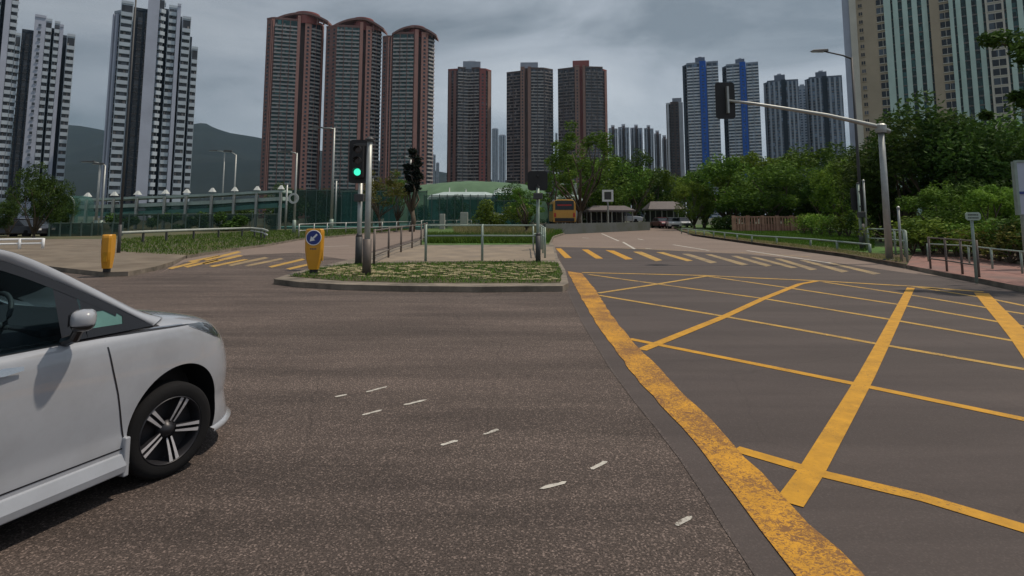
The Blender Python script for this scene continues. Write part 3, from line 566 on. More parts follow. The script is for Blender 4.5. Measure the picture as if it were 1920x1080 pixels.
def meshof(name, v, nper, m):
    me = bpy.data.meshes.new(name); nq = len(v)//nper; me.vertices.add(len(v)); me.vertices.foreach_set('co', np.asarray(v, np.float32).ravel())
    me.loops.add(nq*nper); me.loops.foreach_set('vertex_index', np.arange(nq*nper, dtype=np.int32)); me.polygons.add(nq)
    me.polygons.foreach_set('loop_start', np.arange(0, nq*nper, nper, dtype=np.int32)); me.materials.append(m); me.update(calc_edges=True); me.validate(); return me
def tree(label, H, Rw, mt, n=7000, size=.13, clumps=26, trunk=.28, bare=.3, sparse=.36, flat=.75, seed=1, name='broadleaf_tree', cat='tree', squash=1.0):
    """unit builder: crown ellipsoid above a forked trunk"""
    rng = np.random.default_rng(seed); root = thing(name, label, cat)
    zc = H*(bare+(1-bare)/2); hz = H*(1-bare)/2; cs = []; rs = []
    for i in range(clumps):
        while True:
            p = rng.uniform(-1, 1, 3)
            if .25 < np.linalg.norm(p) < 1: break
        p = p/np.linalg.norm(p)*rng.uniform(.45, .95)
        cs.append((p[0]*Rw, p[1]*Rw, zc+p[2]*hz*.92)); rs.append(Rw*sparse*rng.uniform(.6, 1.15))
    me = meshof('crown', leaves(cs, rs, n, size, rng, flat), 4, M[mt]); c = bpy.data.objects.new('crown', me); scene.collection.objects.link(c); c.parent = root
    t = MB(); fk = H*bare*.8; t.tube([(0, 0, -.15), (.03*H*rng.normal()*.5, 0, fk*.5), (0, .02*H, fk)], [trunk*H/8, trunk*H/10, trunk*H/12], 8)
    for i in np.linspace(0, clumps-1, min(clumps, 11)).astype(int):
        e = np.array(cs[i]); q = np.array([0, .02*H, fk*rng.uniform(.8, 1)]); mid = (q+e)/2+rng.normal(size=3)*.06*H*np.array([1, 1, .3]); t.tube([q, mid, e], [trunk*H/16, trunk*H/28, trunk*H/90], 5)
    t.build('trunk', M['bark'], root, smooth=True)
    return root
def put(root, px, Y, sc=1, rz=0, sx=1, z=0):
    root.location = (XW(px, Y), Y, z); root.rotation_euler.z = rz; root.scale = (sc*sx, sc*sx, sc); return root
gR = 'trees behind the right-hand verge'
tA = tree('a', 7, 3.4, 'leaf_mid', 9000, .15, 34, seed=1, bare=.12, sparse=.34)
tB = tree('b', 7, 3.6, 'leaf_dark', 9000, .14, 34, seed=2, bare=.10, sparse=.34)
tC = tree('c', 7, 3.2, 'leaf_bright', 8000, .14, 30, seed=3, bare=.12, sparse=.33)
used = {}
def place(proto, label, px, Y, top_py, group, wide=1.0, rz=None, z=0):
    Ht = at(960, top_py, Y)[2]-z; sc = Ht/7.0*1.13
    r = proto if id(proto) not in used else dup(proto, (0, 0, 0))
    used[id(proto)] = 1; put(r, px, Y, sc, random.uniform(0, 6) if rz is None else rz, wide, z); r['label'] = label; r['group'] = group; r.name = 'broadleaf_tree'
    return r
for pr, lb, px, Y, tp, wd in [(tC, 'bright round tree at the left end of the right-hand tree belt, beside the parked cars', 1318, 62, 318, .9), (tA, 'leafy tree left of the bright-topped tree below the blue-striped towers', 1362, 56, 300, 1.0), (tC, 'bright-topped tree directly below the right blue-striped tower', 1408, 58, 286, .9),
                          (tA, 'tree with drooping layered foliage above the red fence', 1442, 50, 306, 1.1), (tB, 'dark tree standing below the gap between blue and grey towers', 1478, 60, 298, .9), (tA, 'dense tree directly below the taller grey lattice tower', 1510, 56, 284, .95), (tB, 'low dark tree at the right end of the red fence', 1545, 48, 322, 1.0),
                          (tC, 'small yellowish tree just left of the lamp post', 1580, 42, 300, .8), (tB, 'dark tree filling behind the lamp post', 1618, 50, 270, .9), (tA, 'olive tree immediately right of the lamp post', 1650, 38, 272, .8)]:
    Y = Y*1.28 if px < 1600 else Y*1.15
    place(pr, lb, px, Y, tp, gR, wd)
for pr, lb, px, Y, tp, wd in [(tB, 'big dark tree directly behind the signal mast', 1700, 34, 232, .9), (tB, 'tallest dark tree peaking below the mint ribs', 1770, 33, 208, .85), (tB, 'broad dark tree behind the small green sign', 1835, 32, 232, .9), (tA, 'green tree at the right edge above the billboard', 1905, 34, 225, .9), (tB, 'dark tree cut by the right edge of the picture', 1985, 30, 250, 1.0),
                          (tC, 'low bright tree behind the small green direction sign', 1862, 24, 345, .9), (tA, 'low leafy tree right of the signal mast', 1765, 26, 350, 1.0), (tB, 'dark low tree behind the railings', 1815, 28.5, 340, .9), (tC, 'low light-leaved tree immediately left of the billboard', 1895, 26.5, 372, .8), (tB, 'dark shrubby tree between signal mast and lamp post', 1645, 36, 345, .9)]:
    place(pr, lb, px, Y, tp, gR, wd)
gC = 'trees around the far end of the road'
for pr, lb, px, Y, tp, wd in [(tA, 'rounded tree rising left of the white square frame', 1105, 74, 292, .85), (tA, 'light green tree above the white square frame', 1150, 80, 300, .9), (tB, 'dark tree behind the shelter roofs', 1180, 84, 296, .8), (tC, 'yellow-green tree to the right of the shelter roofs', 1212, 96, 318, .9), (tA, 'tree standing above the far parked cars', 1250, 97, 322, .9), (tC, 'bright low tree beside the far white car', 1300, 70, 340, .8), (tB, 'dark tree closing off the far end of the road', 1225, 101, 330, 1.0), (tB, 'dark bush-like tree left of the shelter', 1072, 82, 350, .8)]:
    place(pr, lb, px, Y, tp, gC, wd)
tS = tree('tall thin-leaved tree rising in front of the rightmost brown tower', 13, 3.7, 'leaf_mid', 4600, .17, 30, seed=9, bare=.22, sparse=.26, trunk=.2); put(tS, 1088, 62); tS['group'] = gC
tY = tree('yellowish thin tree at the green fence between two signals', 13, 3.9, 'leaf_olive', 4200, .18, 28, seed=19, bare=.3, sparse=.28, trunk=.16); tY['group'] = gC; put(tY, 714, 60, at(960, 305, 60)[2]/13, 1.0, 1.15)
for lb, px, Y, tp in [('small thin-leaved tree beside the black traffic signal back', 985, 45, 335), ('thin olive tree left of the yellow minibus', 1040, 66, 305)]:
    r = dup(tS, (0, 0, 0), label=lb); sc = at(960, tp, Y)[2]/12.5; put(r, px, Y, sc, random.uniform(0, 6), 1.15)
tD = tree('narrow dark conifer in front of the third arched-crown tower', 11, .95, 'leaf_deep', 8000, .15, 44, seed=12, bare=.3, sparse=.6, name='conifer_tree'); sc = at(960, 268, 64)[2]/11; put(tD, 773, 64, sc, 0, 1.0)
r = dup(tS, (0, 0, 0), label='dark leafy tree just left of the narrow dark conifer'); r['group'] = gC; put(r, 748, 66, at(960, 312, 66)[2]/13, 2, .8)
place(tB, 'taller dark tree at the far left in front of the white tower', 72, 42, 322, 'trees at the far left', .62)
place(tB, 'low tree at the left edge beside the parked cars', 22, 44, 372, 'trees at the far left', .6)
place(tB, 'small tree at the left end of the white footbridge', 128, 52, 372, 'trees at the far left', .6)
for lb, px, Y, tp, wd in [('dark tree behind the court fence below the first arched tower', 540, 88, 352, .9), ('dark tree left of the green-light signal behind the fence', 600, 86, 362, 1.0), ('dark tree right of the green-light signal behind the fence', 705, 88, 356, 1.0), ('dark tree between court fence and mound', 850, 90, 372, 1.0), ('dark tree behind the hedge in the court', 905, 82, 378, .9), ('tree right of the grassy mound', 962, 76, 352, .8), ('dark low tree behind the bridge posts', 430, 92, 385, 1.2), ('dark low tree behind the left bridge end', 300, 94, 388, 1.3)]:
    place(tB, lb, px, Y, tp, 'trees behind the court fence', wd)
# overhanging branches top right: a near tree whose trunk stands outside the frame
def overhang():
    rng = np.random.default_rng(5); Y = 14; bx, by = XW(2060, Y), Y; root = thing('broadleaf_tree', 'near tree whose drooping branches hang in at the top right corner', 'tree', (bx, by, 0), world=True)
    cs = []; rs = []
    for px, py, r in [(1872,68,.16),(1895,66,.2),(1918,74,.25),(1905,95,.22),(1893,118,.13),(1925,110,.3),(1900,182,.12),(1915,180,.22),(1890,200,.1),(1880,210,.1),(1940,190,.35),(1960,90,.4),(1990,60,.5),(2040,100,.7),(2060,40,.8),(2100,140,.8),(1980,150,.4)]:
        x, y, z = at(px, py, Y); cs.append((x-bx, rng.uniform(-.5, .5), z)); rs.append(r*1.5)
    me = meshof('crown', leaves(cs, rs, 3600, .07, rng, .8), 4, M['leaf_dark']); c = bpy.data.objects.new('crown', me); scene.collection.objects.link(c); c.parent = root
    t = MB(); t.tube([(bx, by, -.1), (bx+.1, by, 2.5), (bx, by, 4.4)], [.2, .16, .12], 8)
    for e in cs[::2]: t.tube([(bx, by, 4.1), (bx+e[0]*.5, by+e[1]*.5, (4.3+e[2])/2+.5), (bx+e[0], by+e[1], e[2])], [.07, .04, .012], 5)
    t.build('trunk', M['bark'], root, smooth=True)
overhang()
def blades(name, poly, n, h, m, z=.13, wdt=.03, seed=1, lean=.35, kind='stuff'):
    rng = np.random.default_rng(seed); P = np.array(poly); tris = tessellate_polygon([[Vector((p[0], p[1], 0)) for p in poly]])
    ar = np.array([abs(np.cross(P[t[1]]-P[t[0]], P[t[2]]-P[t[0]]))/2 for t in tris]); ar /= ar.sum(); ti = rng.choice(len(tris), n, p=ar)
    u = rng.random(n); v = rng.random(n); f = u+v > 1; u[f] = 1-u[f]; v[f] = 1-v[f]; T_ = np.array([list(t) for t in tris])[ti]
    p = P[T_[:, 0]]+(P[T_[:, 1]]-P[T_[:, 0]])*u[:, None]+(P[T_[:, 2]]-P[T_[:, 0]])*v[:, None]
    base = np.column_stack([p, np.full(n, z)]); hh = h*rng.uniform(.4, 1.15, n); a = rng.uniform(0, 6.28, n); wv = np.column_stack([np.cos(a), np.sin(a), np.zeros(n)])*wdt
    tip = base+np.column_stack([rng.normal(size=n)*lean*hh, rng.normal(size=n)*lean*hh, hh]); vv = np.stack([base-wv, base+wv, tip], 1).reshape(-1, 3)
    me = meshof(name, vv, 3, M[m]); o = bpy.data.objects.new(name, me); scene.collection.objects.link(o); return struct(o, kind)
blades('meadow_grass', G([(800,461),(1012,461),(1012,446),(800,446)]), 16000, .42, 'blade', seed=2)
blades('meadow_grass', G([(860,450),(1028,452),(1040,440),(1040,432),(850,434)]), 12000, .62, 'blade_dry', seed=3)
blades('meadow_grass', G([(1014,462),(1030,460),(1036,446),(1060,438.5),(1130,431.5),(1130,427),(1014,432)]), 14000, .5, 'blade', seed=4)
blades('verge_grass', G([(1340,446),(1420,455),(1500,464),(1620,478),(1640,470),(1640,446),(1500,434),(1400,430),(1320,430)]), 42000, .16, 'blade', seed=5, wdt=.02)
blades('verge_grass', G([(1290,440),(1420,459),(1580,481),(1690,501),(1690,492),(1560,472),(1400,453),(1290,436)]), 9000, .12, 'blade_dry', seed=6, wdt=.015)
blades('verge_grass', lv+G([(790,427),(500,435),(300,446),(228,452)]), 20000, .16, 'blade', z=.12, seed=7, wdt=.02)
blades('bed_grass', blk, 9000, .09, 'blade', seed=8, wdt=.012, lean=.6)
# shrubs in the right planting bed and along the verge
def shrub(label, mt, n, size, seed, name='shrub', R_=.55, Hh=.9):
    rng = np.random.default_rng(seed); root = thing(name, label, 'shrub'); k = 14
    cs = [(rng.normal()*R_*.5, rng.normal()*R_*.4, Hh*rng.uniform(.25, .9)) for _ in range(k)]
    me = meshof('foliage', leaves(cs, [R_*.55]*k, n, size, rng, .8), 4, M[mt]); c = bpy.data.objects.new('foliage', me); scene.collection.objects.link(c); c.parent = root
    b = MB()
    for q in cs[::2]: b.tube([(0, 0, -.05), (q[0]*.5, q[1]*.5, q[2]*.5), q], [.02, .014, .005], 4)
    b.build('stem', M['bark'], root); return root
S = [shrub('x', 'leaf_bright', 700, .06, 1), shrub('x', 'leaf_mid', 700, .06, 2), shrub('x', 'leaf_olive', 600, .055, 3), shrub('x', 'leaf_dark', 800, .06, 4)]
sp = []
place_words = ['nearest the signal mast', 'second from the signal mast', 'third from the signal mast', 'below the left end of the railings', 'behind the second railing post', 'left of the small green sign', 'directly behind the small green sign', 'right of the small green sign', 'between green sign and billboard', 'left of the billboard post', 'behind the billboard post', 'at the right edge of the picture']
kinds4 = ['bright green shrub', 'leafy mid green shrub', 'pale olive flowering shrub', 'dark green shrub']
cnt = 0
for i in range(12):
    px = 1712+i*20; k = [0, 1, 2, 0, 1, 0, 3, 2, 1, 2, 3, 2][i]
    sp.append((px, 24.6-i*.52+random.uniform(-.1, .6), k, 1.25+random.uniform(-.15, .3), f'{kinds4[k]} {place_words[i]}, behind the brick pavement', 'shrubs in the right planting bed'))
w2 = ['first and leftmost', 'second', 'third', 'fourth', 'fifth', 'sixth', 'seventh', 'eighth', 'ninth', 'last and rightmost']
for i in range(10):
    px = 1508+i*17; k = [0, 1, 0, 1, 1, 0, 3, 0, 1, 3][i]; sp.append((px, 52-i*1.7, k, 1.75, f'{w2[i]} shrub of the row behind the lawn, right of the red fence', 'shrub row behind the lawn'))
usedS = {}
for px, Y, k, sc, lb, gr in sp:
    r = S[k] if k not in usedS else dup(S[k], (0, 0, 0)); usedS[k] = 1
    r.location = (XW(px, Y, 470), Y, .2); r.rotation_euler.z = random.uniform(0, 6); r.scale = (sc*1.15, sc, sc); r['label'] = lb; r['group'] = gr
# clipped hedge masses
def hedge(label, px0, px1, Y, top, mt, n, size=.12, z=.1, name='hedge', th=1.2):
    rng = np.random.default_rng(int(px0)); x0, x1 = XW(px0, Y, 420), XW(px1, Y, 420); H_ = at(960, top, Y)[2]; root = thing(name, label, 'hedge', ((x0+x1)/2, Y, 0)); hw = (x1-x0)/2; cs = []; rs = []
    for i in range(max(6, int(hw*3))): cs.append((rng.uniform(-hw, hw), rng.uniform(-th/2, th/2), rng.uniform(.2, .85)*H_)); rs.append(H_*.3*rng.uniform(.7, 1.2))
    me = meshof('foliage', leaves(cs, rs, n, size, rng, .9), 4, M[mt]); c = bpy.data.objects.new('foliage', me); scene.collection.objects.link(c); c.parent = root
    b = MB()
    for q in cs[::3]: b.tube([(q[0], q[1], -.1), (q[0]*1.0, q[1], q[2])], .03, 4)
    b.build('stem', M['bark'], root); return root
hedge('dark low hedge below the trees, behind the red fence', 1330, 1640, 64, 384, 'leaf_dark', 14000, .16)
hedge('dark hedge behind the railings at the right', 1660, 1960, 29, 385, 'leaf_dark', 9000, .1)
hedge('dark hedge running behind the green court fences', 380, 800, 84, 384, 'leaf_dark', 14000, .18)
hedge('green bushes inside the court below the mound', 880, 1000, 66, 372, 'leaf_bright', 4500, .14)
hedge('dark hedge behind the black signal back', 960, 1110, 78, 392, 'leaf_dark', 6000, .15)
hedge('dark hedge at the far end of the road', 1110, 1330, 96, 392, 'leaf_dark', 7000, .16)
hedge('low dark greenery under the white footbridge', 200, 480, 62, 401, 'leaf_dark', 9000, .14)
# ------------------------------------------------------------------ poles, signals, lamps
def pole(b, x, y, z0, z1, r0, r1=None, seg=10, m=0): b.tube([(x, y, z0), (x, y, (z0+z1)/2), (x, y, z1)], [r0, ((r1 or r0)+r0)/2, r1 or r0], seg, m)
def plantpole(px, py, z=.13): x, y = gp(px, py, z); return x, y, z
def signal_head(root, x, y, z0, z1, facing=-1, w_=.3, lit=None, board=True):
    h = z1-z0
    if board:
        b = MB(); hw = w_*1.05; pts = []
        for cx_, cz, a0 in ((hw-.12, z1-.12, 0), (-hw+.12, z1-.12, 90), (-hw+.12, z0+.12, 180), (hw-.12, z0+.12, 270)):
            for k in range(5):
                a = R(a0+k*22.5); pts.append((x+cx_+.12*math.cos(a), cz+.12*math.sin(a)))
        n = len(pts); v = [(p[0], y-.012, p[1]) for p in pts]+[(p[0], y+.012, p[1]) for p in pts]
        b.add(v, [tuple(range(n))[::-1] if facing > 0 else tuple(range(n)), tuple(range(n, 2*n))]+[(i, (i+1)%n, n+(i+1)%n, n+i) for i in range(n)]); b.build('backing_board', M['black'], root, recalc=True)
    b = MB(); bh = h*.76; zz0 = z0+h*.12; yb = (y+facing*.02, y+facing*.2); b.box(x-w_*.55, x+w_*.55, min(yb), max(yb), zz0, zz0+bh); hs = b.build('housing', M['black'], root, bevel=.03)
    for k in range(3):
        zc = zz0+bh*(k+.5)/3; r_ = w_*.36; yy = y+facing*.205
        MB().lathe([(.001, 0), (r_*.6, .004*facing), (r_, 0)], (x, yy+facing*.004, zc), 'y', 20).build('lens', M['green_on' if (lit == k) else 'lens_off'], root)
        v = MB(); vs = []
        for i in range(13):
            a = R(-20+i*220/12)
            for q in (0, 1): vs.append((x+r_*1.12*math.cos(a), yy+facing*(.16 if q else 0)*(1 if 2 < i < 10 else .6), zc+r_*1.12*math.sin(a)))
        v.add(vs, [(2*i, 2*i+1, 2*i+3, 2*i+2) for i in range(12)]); v.build('visor', M['black'], root)
def sigpole(label, px, py, top, head=None, r=.055, mt='galv', facing=-1, lit=None, offx=0, box=False, w_=.3, group='traffic signals'):
    x, y, z = plantpole(px, py); zt = at(px, top, y)[2]; root = thing('traffic_signal', label, 'traffic signal', (x, y, z), group, world=True)
    b = MB(); pole(b, x, y, z-.1, zt, r); b.build('pole', M[mt], root, smooth=True); b = MB(); pole(b, x, y, z-.05, z+.9, r*1.5); b.tube([(x, y, z+.9), (x, y, z+1.0)], [r*1.5, r], 10); b.build('pole_base', M['darkgrey'], root, smooth=True)
    MB().lathe([(r*1.15, 0), (r*1.15, .05), (.001, .07)], (x, y, zt), seg=10).build('cap', M['darkgrey'], root)
    if head:
        z1, z0 = at(px, head[0], y)[2], at(px, head[1], y)[2]; hx = x+offx; signal_head(root, hx, y+facing*.12, z0, z1, facing, w_, lit)
        b = MB(); b.box(min(x, hx)-.02, max(x, hx)+.02, y-.12, y+.12, z0+.15, z0+.2); b.box(min(x, hx)-.02, max(x, hx)+.02, y-.12, y+.12, z1-.2, z1-.15); b.build('bracket', M['darkgrey'], root)
    if box:
        MB().box(x-.16, x+.16, y-.2, y-.06, at(px, box[1], y)[2], at(px, box[0], y)[2]).build('push_button_box' if box[0] > 450 else 'side_box', M['darkgrey'], root, bevel=.02)
    return root
s1 = sigpole('traffic signal showing a green light on the island', 672, 496, 340, (263, 344), .075, 'galv', -1, 0, -.03, (364, 378), .32)
# the head stands on top of this pole
x, y, z = plantpole(687, 515); zt = at(687, 265, y)[2]; root = thing('signal_post', 'taller bare grey post in front of the green-light signal', 'post', (x, y, z), world=True)
b = MB(); pole(b, x, y, z-.1, zt, .085, .075, 12); b.build('pole', M['galv'], root, smooth=True); b = MB(); pole(b, x, y, z-.05, z+.95, .12, .12, 12); b.build('pole_base', M['brownrail'], root, smooth=True)
MB().lathe([(.11, 0), (.12, .06), (.06, .12), (.001, .13)], (x, y, zt), seg=12).build('cap', M['darkgrey'], root); b = MB(); b.box(x-.38, x, y-.03, y+.03, zt-.12, zt-.05); b.build('bracket', M['darkgrey'], root)
sigpole('black signal seen from behind at the right end of the island railing', 1009, 492, 352, (320, 357), .06, 'galv_green', 1, None, 0, (362, 374), .33)
sigpole('black signal seen from behind among the right-hand shrubs', 1616, 470, 345, (352, 394), .06, 'galv_green', 1, None, .02, (397, 408), .3)
# mast arm signal
x, y, z = plantpole(1668, 488); zt = at(1668, 238, y)[2]; ms = thing('mast_arm_signal', 'tall grey mast with long curved arm carrying a black signal over the road', 'traffic signal', (x, y, z), world=True)
b = MB(); pole(b, x, y, z-.1, zt, .12, .1, 14); b.build('mast', M['galv'], ms, smooth=True); MB().lathe([(.17, -.1), (.19, 0), (.19, .18), (.12, .24), (.001, .25)], (x, y, zt-.12), seg=14).build('cap', M['galv'], ms)
b = MB(); b.lathe([(.2, 0), (.2, .03), (.14, .05)], (x, y, z), seg=14); b.build('base_plate', M['darkgrey'], ms)
ap = [at(px, py, y) for px, py in [(1668,247),(1640,236),(1600,227),(1550,216),(1500,208),(1450,200),(1410,194),(1366,189)]]; b = MB(); b.tube(ap, [.085, .082, .075, .07, .065, .06, .055, .05], 10); b.build('arm', M['galv'], ms, smooth=True)
hx = at(1362, 190, y)[0]; signal_head(ms, hx, y+.12, at(1362, 222, y)[2], at(1362, 153, y)[2], 1, .34)
MB().box(hx+.02, hx+.09, y-.05, y+.1, at(1362, 212, y)[2], at(1362, 162, y)[2]).build('bracket', M['galv'], ms)
# street lamps
def lamp(label, px, py, top, r=.08, arm=None, group='street lamps', mt='galv', head=True, z=.13):
    x, y = gp(px, py, z); zt = at(px, top, y)[2]; root = thing('street_lamp', label, 'street lamp', (x, y, z), group, world=True)
    b = MB(); pole(b, x, y, z-.1, zt, r, r*.6, 10); b.build('pole', M[mt], root, smooth=True)
    b = MB(); pole(b, x, y, z-.05, z+1.2, r*1.35, r*1.3, 10); b.build('pole_base', M['galv_green' if mt == 'galv' else mt], root, smooth=True)
    if arm:
        for (ax, ay) in arm:
            e = at(ax, ay, y); s = (x, y, zt-.06*r/.08); b = MB(); b.tube([s, ((s[0]*2+e[0])/3, y, (s[2]*2+e[2])/3+.05), e], [r*.55, r*.5, r*.4], 8); b.build('arm', M[mt], root, smooth=True)
            dx = 1 if e[0] > x else -1; L_ = r*9; b = MB(); b.add([(e[0]-dx*.1, y-.12, e[2]), (e[0]+dx*L_, y-.09, e[2]+.02), (e[0]+dx*L_, y+.09, e[2]+.02), (e[0]-dx*.1, y+.12, e[2]), (e[0]-dx*.1, y-.09, e[2]+.13), (e[0]+dx*L_*.8, y-.06, e[2]+.1), (e[0]+dx*L_*.8, y+.06, e[2]+.1), (e[0]-dx*.1, y+.09, e[2]+.13)],
                  [(0,1,2,3),(7,6,5,4),(0,4,5,1),(1,5,6,2),(2,6,7,3),(3,7,4,0)]); lh = b.build('lamp_head', M['darkgrey'], root, bevel=.02)
            MB().box(min(e[0]+dx*.1, e[0]+dx*L_*.9), max(e[0]+dx*.1, e[0]+dx*L_*.9), y-.06, y+.06, e[2]-.03, e[2]-.005).build('lens', M['offwhite'], lh)
    return root
lamp('street lamp with a long level arm, in front of the beige building', 1619, 467, 108, .085, [(1548, 97)], mt='darkgrey')
lamp('slim tall lamp pole rising out of the picture in front of the white tower', 222, 474, -40, .055, [(260, -52)], mt='darkgrey')
lamp('street lamp with a short arm between the first two arched-crown towers', 621, 431, 240, .17, [(603, 240)])
lamp('street lamp carrying a small round sign, before the first arched-crown tower', 551, 437, 287, .12, [(543, 285)])
lamp('street lamp with a curved top before the dark conifer', 768, 424, 296, .2, [(758, 293)])
lamp('twin-headed street lamp in front of the mountain', 414, 428, 284, .12, [(406, 283), (422, 283)])
lamp('single slim pole lamp in front of the mountain, right of the twin-headed one', 436, 428, 290, .13, [(433, 285)])
lamp('first of two pale poles left of the white tower foot', 178, 440, 306, .12, [(175, 304)]); lamp('second of two pale poles left of the white tower foot', 188, 440, 310, .1, [(192, 308)])
# ring sign on the second lamp
x, y = gp(551, 437, .13); e = at(552, 372, y); b = MB(); b.lathe([(.3, 0), (.5, 0), (.5, .05), (.3, .05), (.3, 0)], (e[0], y-.25, e[2]), 'y', 20); tag(b.build('round_sign', M['offwhite']), 'small round sign fixed on the lamp before the first arched-crown tower', 'sign')
# plain posts
def post(label, px, py, top, r, mt='galv', z=.13, name='post', cat='post', group=None):
    x, y = gp(px, py, z); zt = at(px, top, y)[2]; root = thing(name, label, cat, (x, y, z), group, world=True); b = MB(); pole(b, x, y, z-.1, zt, r, r*.9); b.build('pole', M[mt], root, smooth=True)
    MB().lathe([(r*1.2, 0), (r*1.2, .05), (.001, .09)], (x, y, zt), seg=10).build('cap', M[mt], root); return root
post('pale bare post just right of the signal mast', 1691, 491, 391, .045); post('slim grey post beside the black signal among the shrubs', 1627, 470, 340, .05)
for i, (px, py, tp) in enumerate([(535,432,345),(628,428,338),(697,430,335),(800,418,345),(813,420,352),(842,421,352),(853,418,362),(873,421,355),(893,420,362),(909,421,362)]):
    post(['slender mast over the court fence left of the round-sign lamp', 'thin mast right beside the short-armed lamp', 'thin mast right of the green-light signal', 'thin mast at the left end of the mound', 'floodlight mast, first below the mound', 'floodlight mast, second below the mound', 'floodlight mast, third below the mound', 'floodlight mast, fourth below the mound', 'floodlight mast, fifth below the mound', 'floodlight mast, last below the mound'][i], px, py, tp, .11, 'offwhite' if i > 2 else 'galv', name='light_mast', cat='mast', group='masts around the court')
# ------------------------------------------------------------------ illuminated bollards
def bollard(label, px, py, arrow=True, rz=0, dark=1.0):
    x, y, z = plantpole(px, py); root = thing('keep_left_bollard', label, 'bollard', (x, y, z), 'yellow keep-left bollards', rz=rz)
    prof = [(0.02, .13), (.3, .2), (.55, .235), (.85, .24), (1.02, .24), (1.09, .225), (1.12, .19)]; b = MB(); n = len(prof)
    for s_, yy in ((-1, -.11), (1, .11)): pass
    vs = []
    for h, hw in prof:
        dp = .14*(.6+.4*hw/.24); vs += [(-hw, -dp*.55, h+.1), (-hw*.8, -dp, h+.1), (hw*.8, -dp, h+.1), (hw, -dp*.55, h+.1), (hw, dp*.55, h+.1), (hw*.8, dp, h+.1), (-hw*.8, dp, h+.1), (-hw, dp*.55, h+.1)]
    fs = [(i*8+k, i*8+(k+1)%8, (i+1)*8+(k+1)%8, (i+1)*8+k) for i in range(n-1) for k in range(8)]+[tuple(range((n-1)*8, n*8)), tuple(range(8))[::-1]]
    b.add(vs, fs); b.build('shell', M['signal_yellow'], root, recalc=True)
    MB().lathe([(.11, 0), (.11, .12), (.001, .13)], (0, 0, -.0), seg=12).build('foot', M['black'], root)
    d = MB().lathe([(.001, -.008), (.185, -.008), (.19, 0)], (0, -.142, .98), 'y', 28).build('sign_disc', M['sign_blue'], root)
    MB().lathe([(.186, -.004), (.205, -.012), (.21, 0)], (0, -.1415, .98), 'y', 28).build('rim', M['white'], d)
    a = MB(); c, s = math.cos(R(225)), math.sin(R(225))
    def q(u, v): return (u*c-v*s, -.155, .98+u*s+v*c)
    a.add([q(-.13, -.025), q(.02, -.025), q(.02, .025), q(-.13, .025), q(.02, -.08), q(.14, 0), q(.02, .08)], [(0, 1, 2, 3), (4, 5, 6)]); a.build('arrow', M['white'], d)
    for k in range(4): MB().box(-.085+k*.045, -.055+k*.045, -.1425, -.139, .655, .70).build('letter', M['brownrail'], root)
    MB().box(.205, .235, -.05, .05, .35, 1.05).build('reflector_strip', M['yellow'], root)
    return root
b0 = bollard('yellow keep-left bollard with a blue arrow disc on the near corner of the island', 588, 513, rz=R(6))
x, y, z = plantpole(200, 510); dup(b0, (x, y, z), R(-75), .86, 'yellow bollard turned sideways on the far-left pavement corner')
# ------------------------------------------------------------------ railings
def railing(label, pts, n_posts, h=1.1, rails=(1.08, .78), mt='galv', z=.13, r=.028, group='pedestrian railings', rp=None, endloop=False):
    P = [Vector((*gp(px, py, z), z)) for px, py in pts]; root = thing('railing', label, 'railing', tuple(P[0]), group, world=True)
    cum = [0]
    for i in range(len(P)-1): cum.append(cum[-1]+(P[i+1]-P[i]).length)
    def ev(s):
        for i in range(len(P)-1):
            if s <= cum[i+1]+1e-6: return P[i].lerp(P[i+1], (s-cum[i])/(cum[i+1]-cum[i]))
        return P[-1]
    for k in range(n_posts):
        p = ev(cum[-1]*k/(n_posts-1)); b = MB(); b.tube([(p.x, p.y, z-.1), (p.x, p.y, z+h)], rp or r*1.3, 8); b.build('post', M[mt], root, smooth=True)
    for hr in rails:
        path = [(ev(cum[-1]*k/24).x, ev(cum[-1]*k/24).y, z+hr) for k in range(25)]; MB().tube(path, r, 8).build('rail', M[mt], root, smooth=True)
    return root
railing('greenish railing across the island behind the planted bed', [(798,490),(902,489),(1009,490)], 3, 1.28, (1.24, .88), 'galv_green', rp=.045)
railing('brown railing along the left edge of the island walkway', [(701,497),(737,479),(760,470),(790,459),(800,450)], 7, 1.15, (1.1, .3), 'brownrail', rp=.04)
railing('short pale railing end with rounded top beside the black signal back', [(1000,470),(1014,466),(1022,484)], 4, 1.15, (1.12, .75), 'galv_green')
railing('green pedestrian railing at the foot of the signal mast', [(1630,474),(1660,476),(1700,483),(1702,492)], 7, 1.05, (1.02, .62), 'galv_green')
railing('short brown railing along the brick pavement kerb', [(1745,504),(1783,510),(1836,520)], 4, .95, (.92, .3), 'brownrail', rp=.03, r=.02)
railing('grey railing behind the brick pavement', [(1741,490),(1810,495),(1884,508),(1990,524)], 5, .62, (.6,), 'galv_green', r=.022)
railing('low pale rail along the right-hand verge', [(1278,436),(1330,443),(1420,455),(1520,463),(1632,477)], 12, .42, (.4,), 'galv_green', r=.04)
railing('pale railing along the far left road verge', [(560,446),(620,440),(700,436),(790,431)], 9, 1.0, (.97, .5), 'galv', r=.04)
railing('pale railing in the middle distance behind the median', [(790,428),(860,426),(940,425)], 7, 1.0, (.97, .5), 'galv', r=.05)
b = railing('white low barrier at the far left edge', [(-10,468),(30,467),(80,466)], 3, .5, (.46, .25), 'white', r=.05)
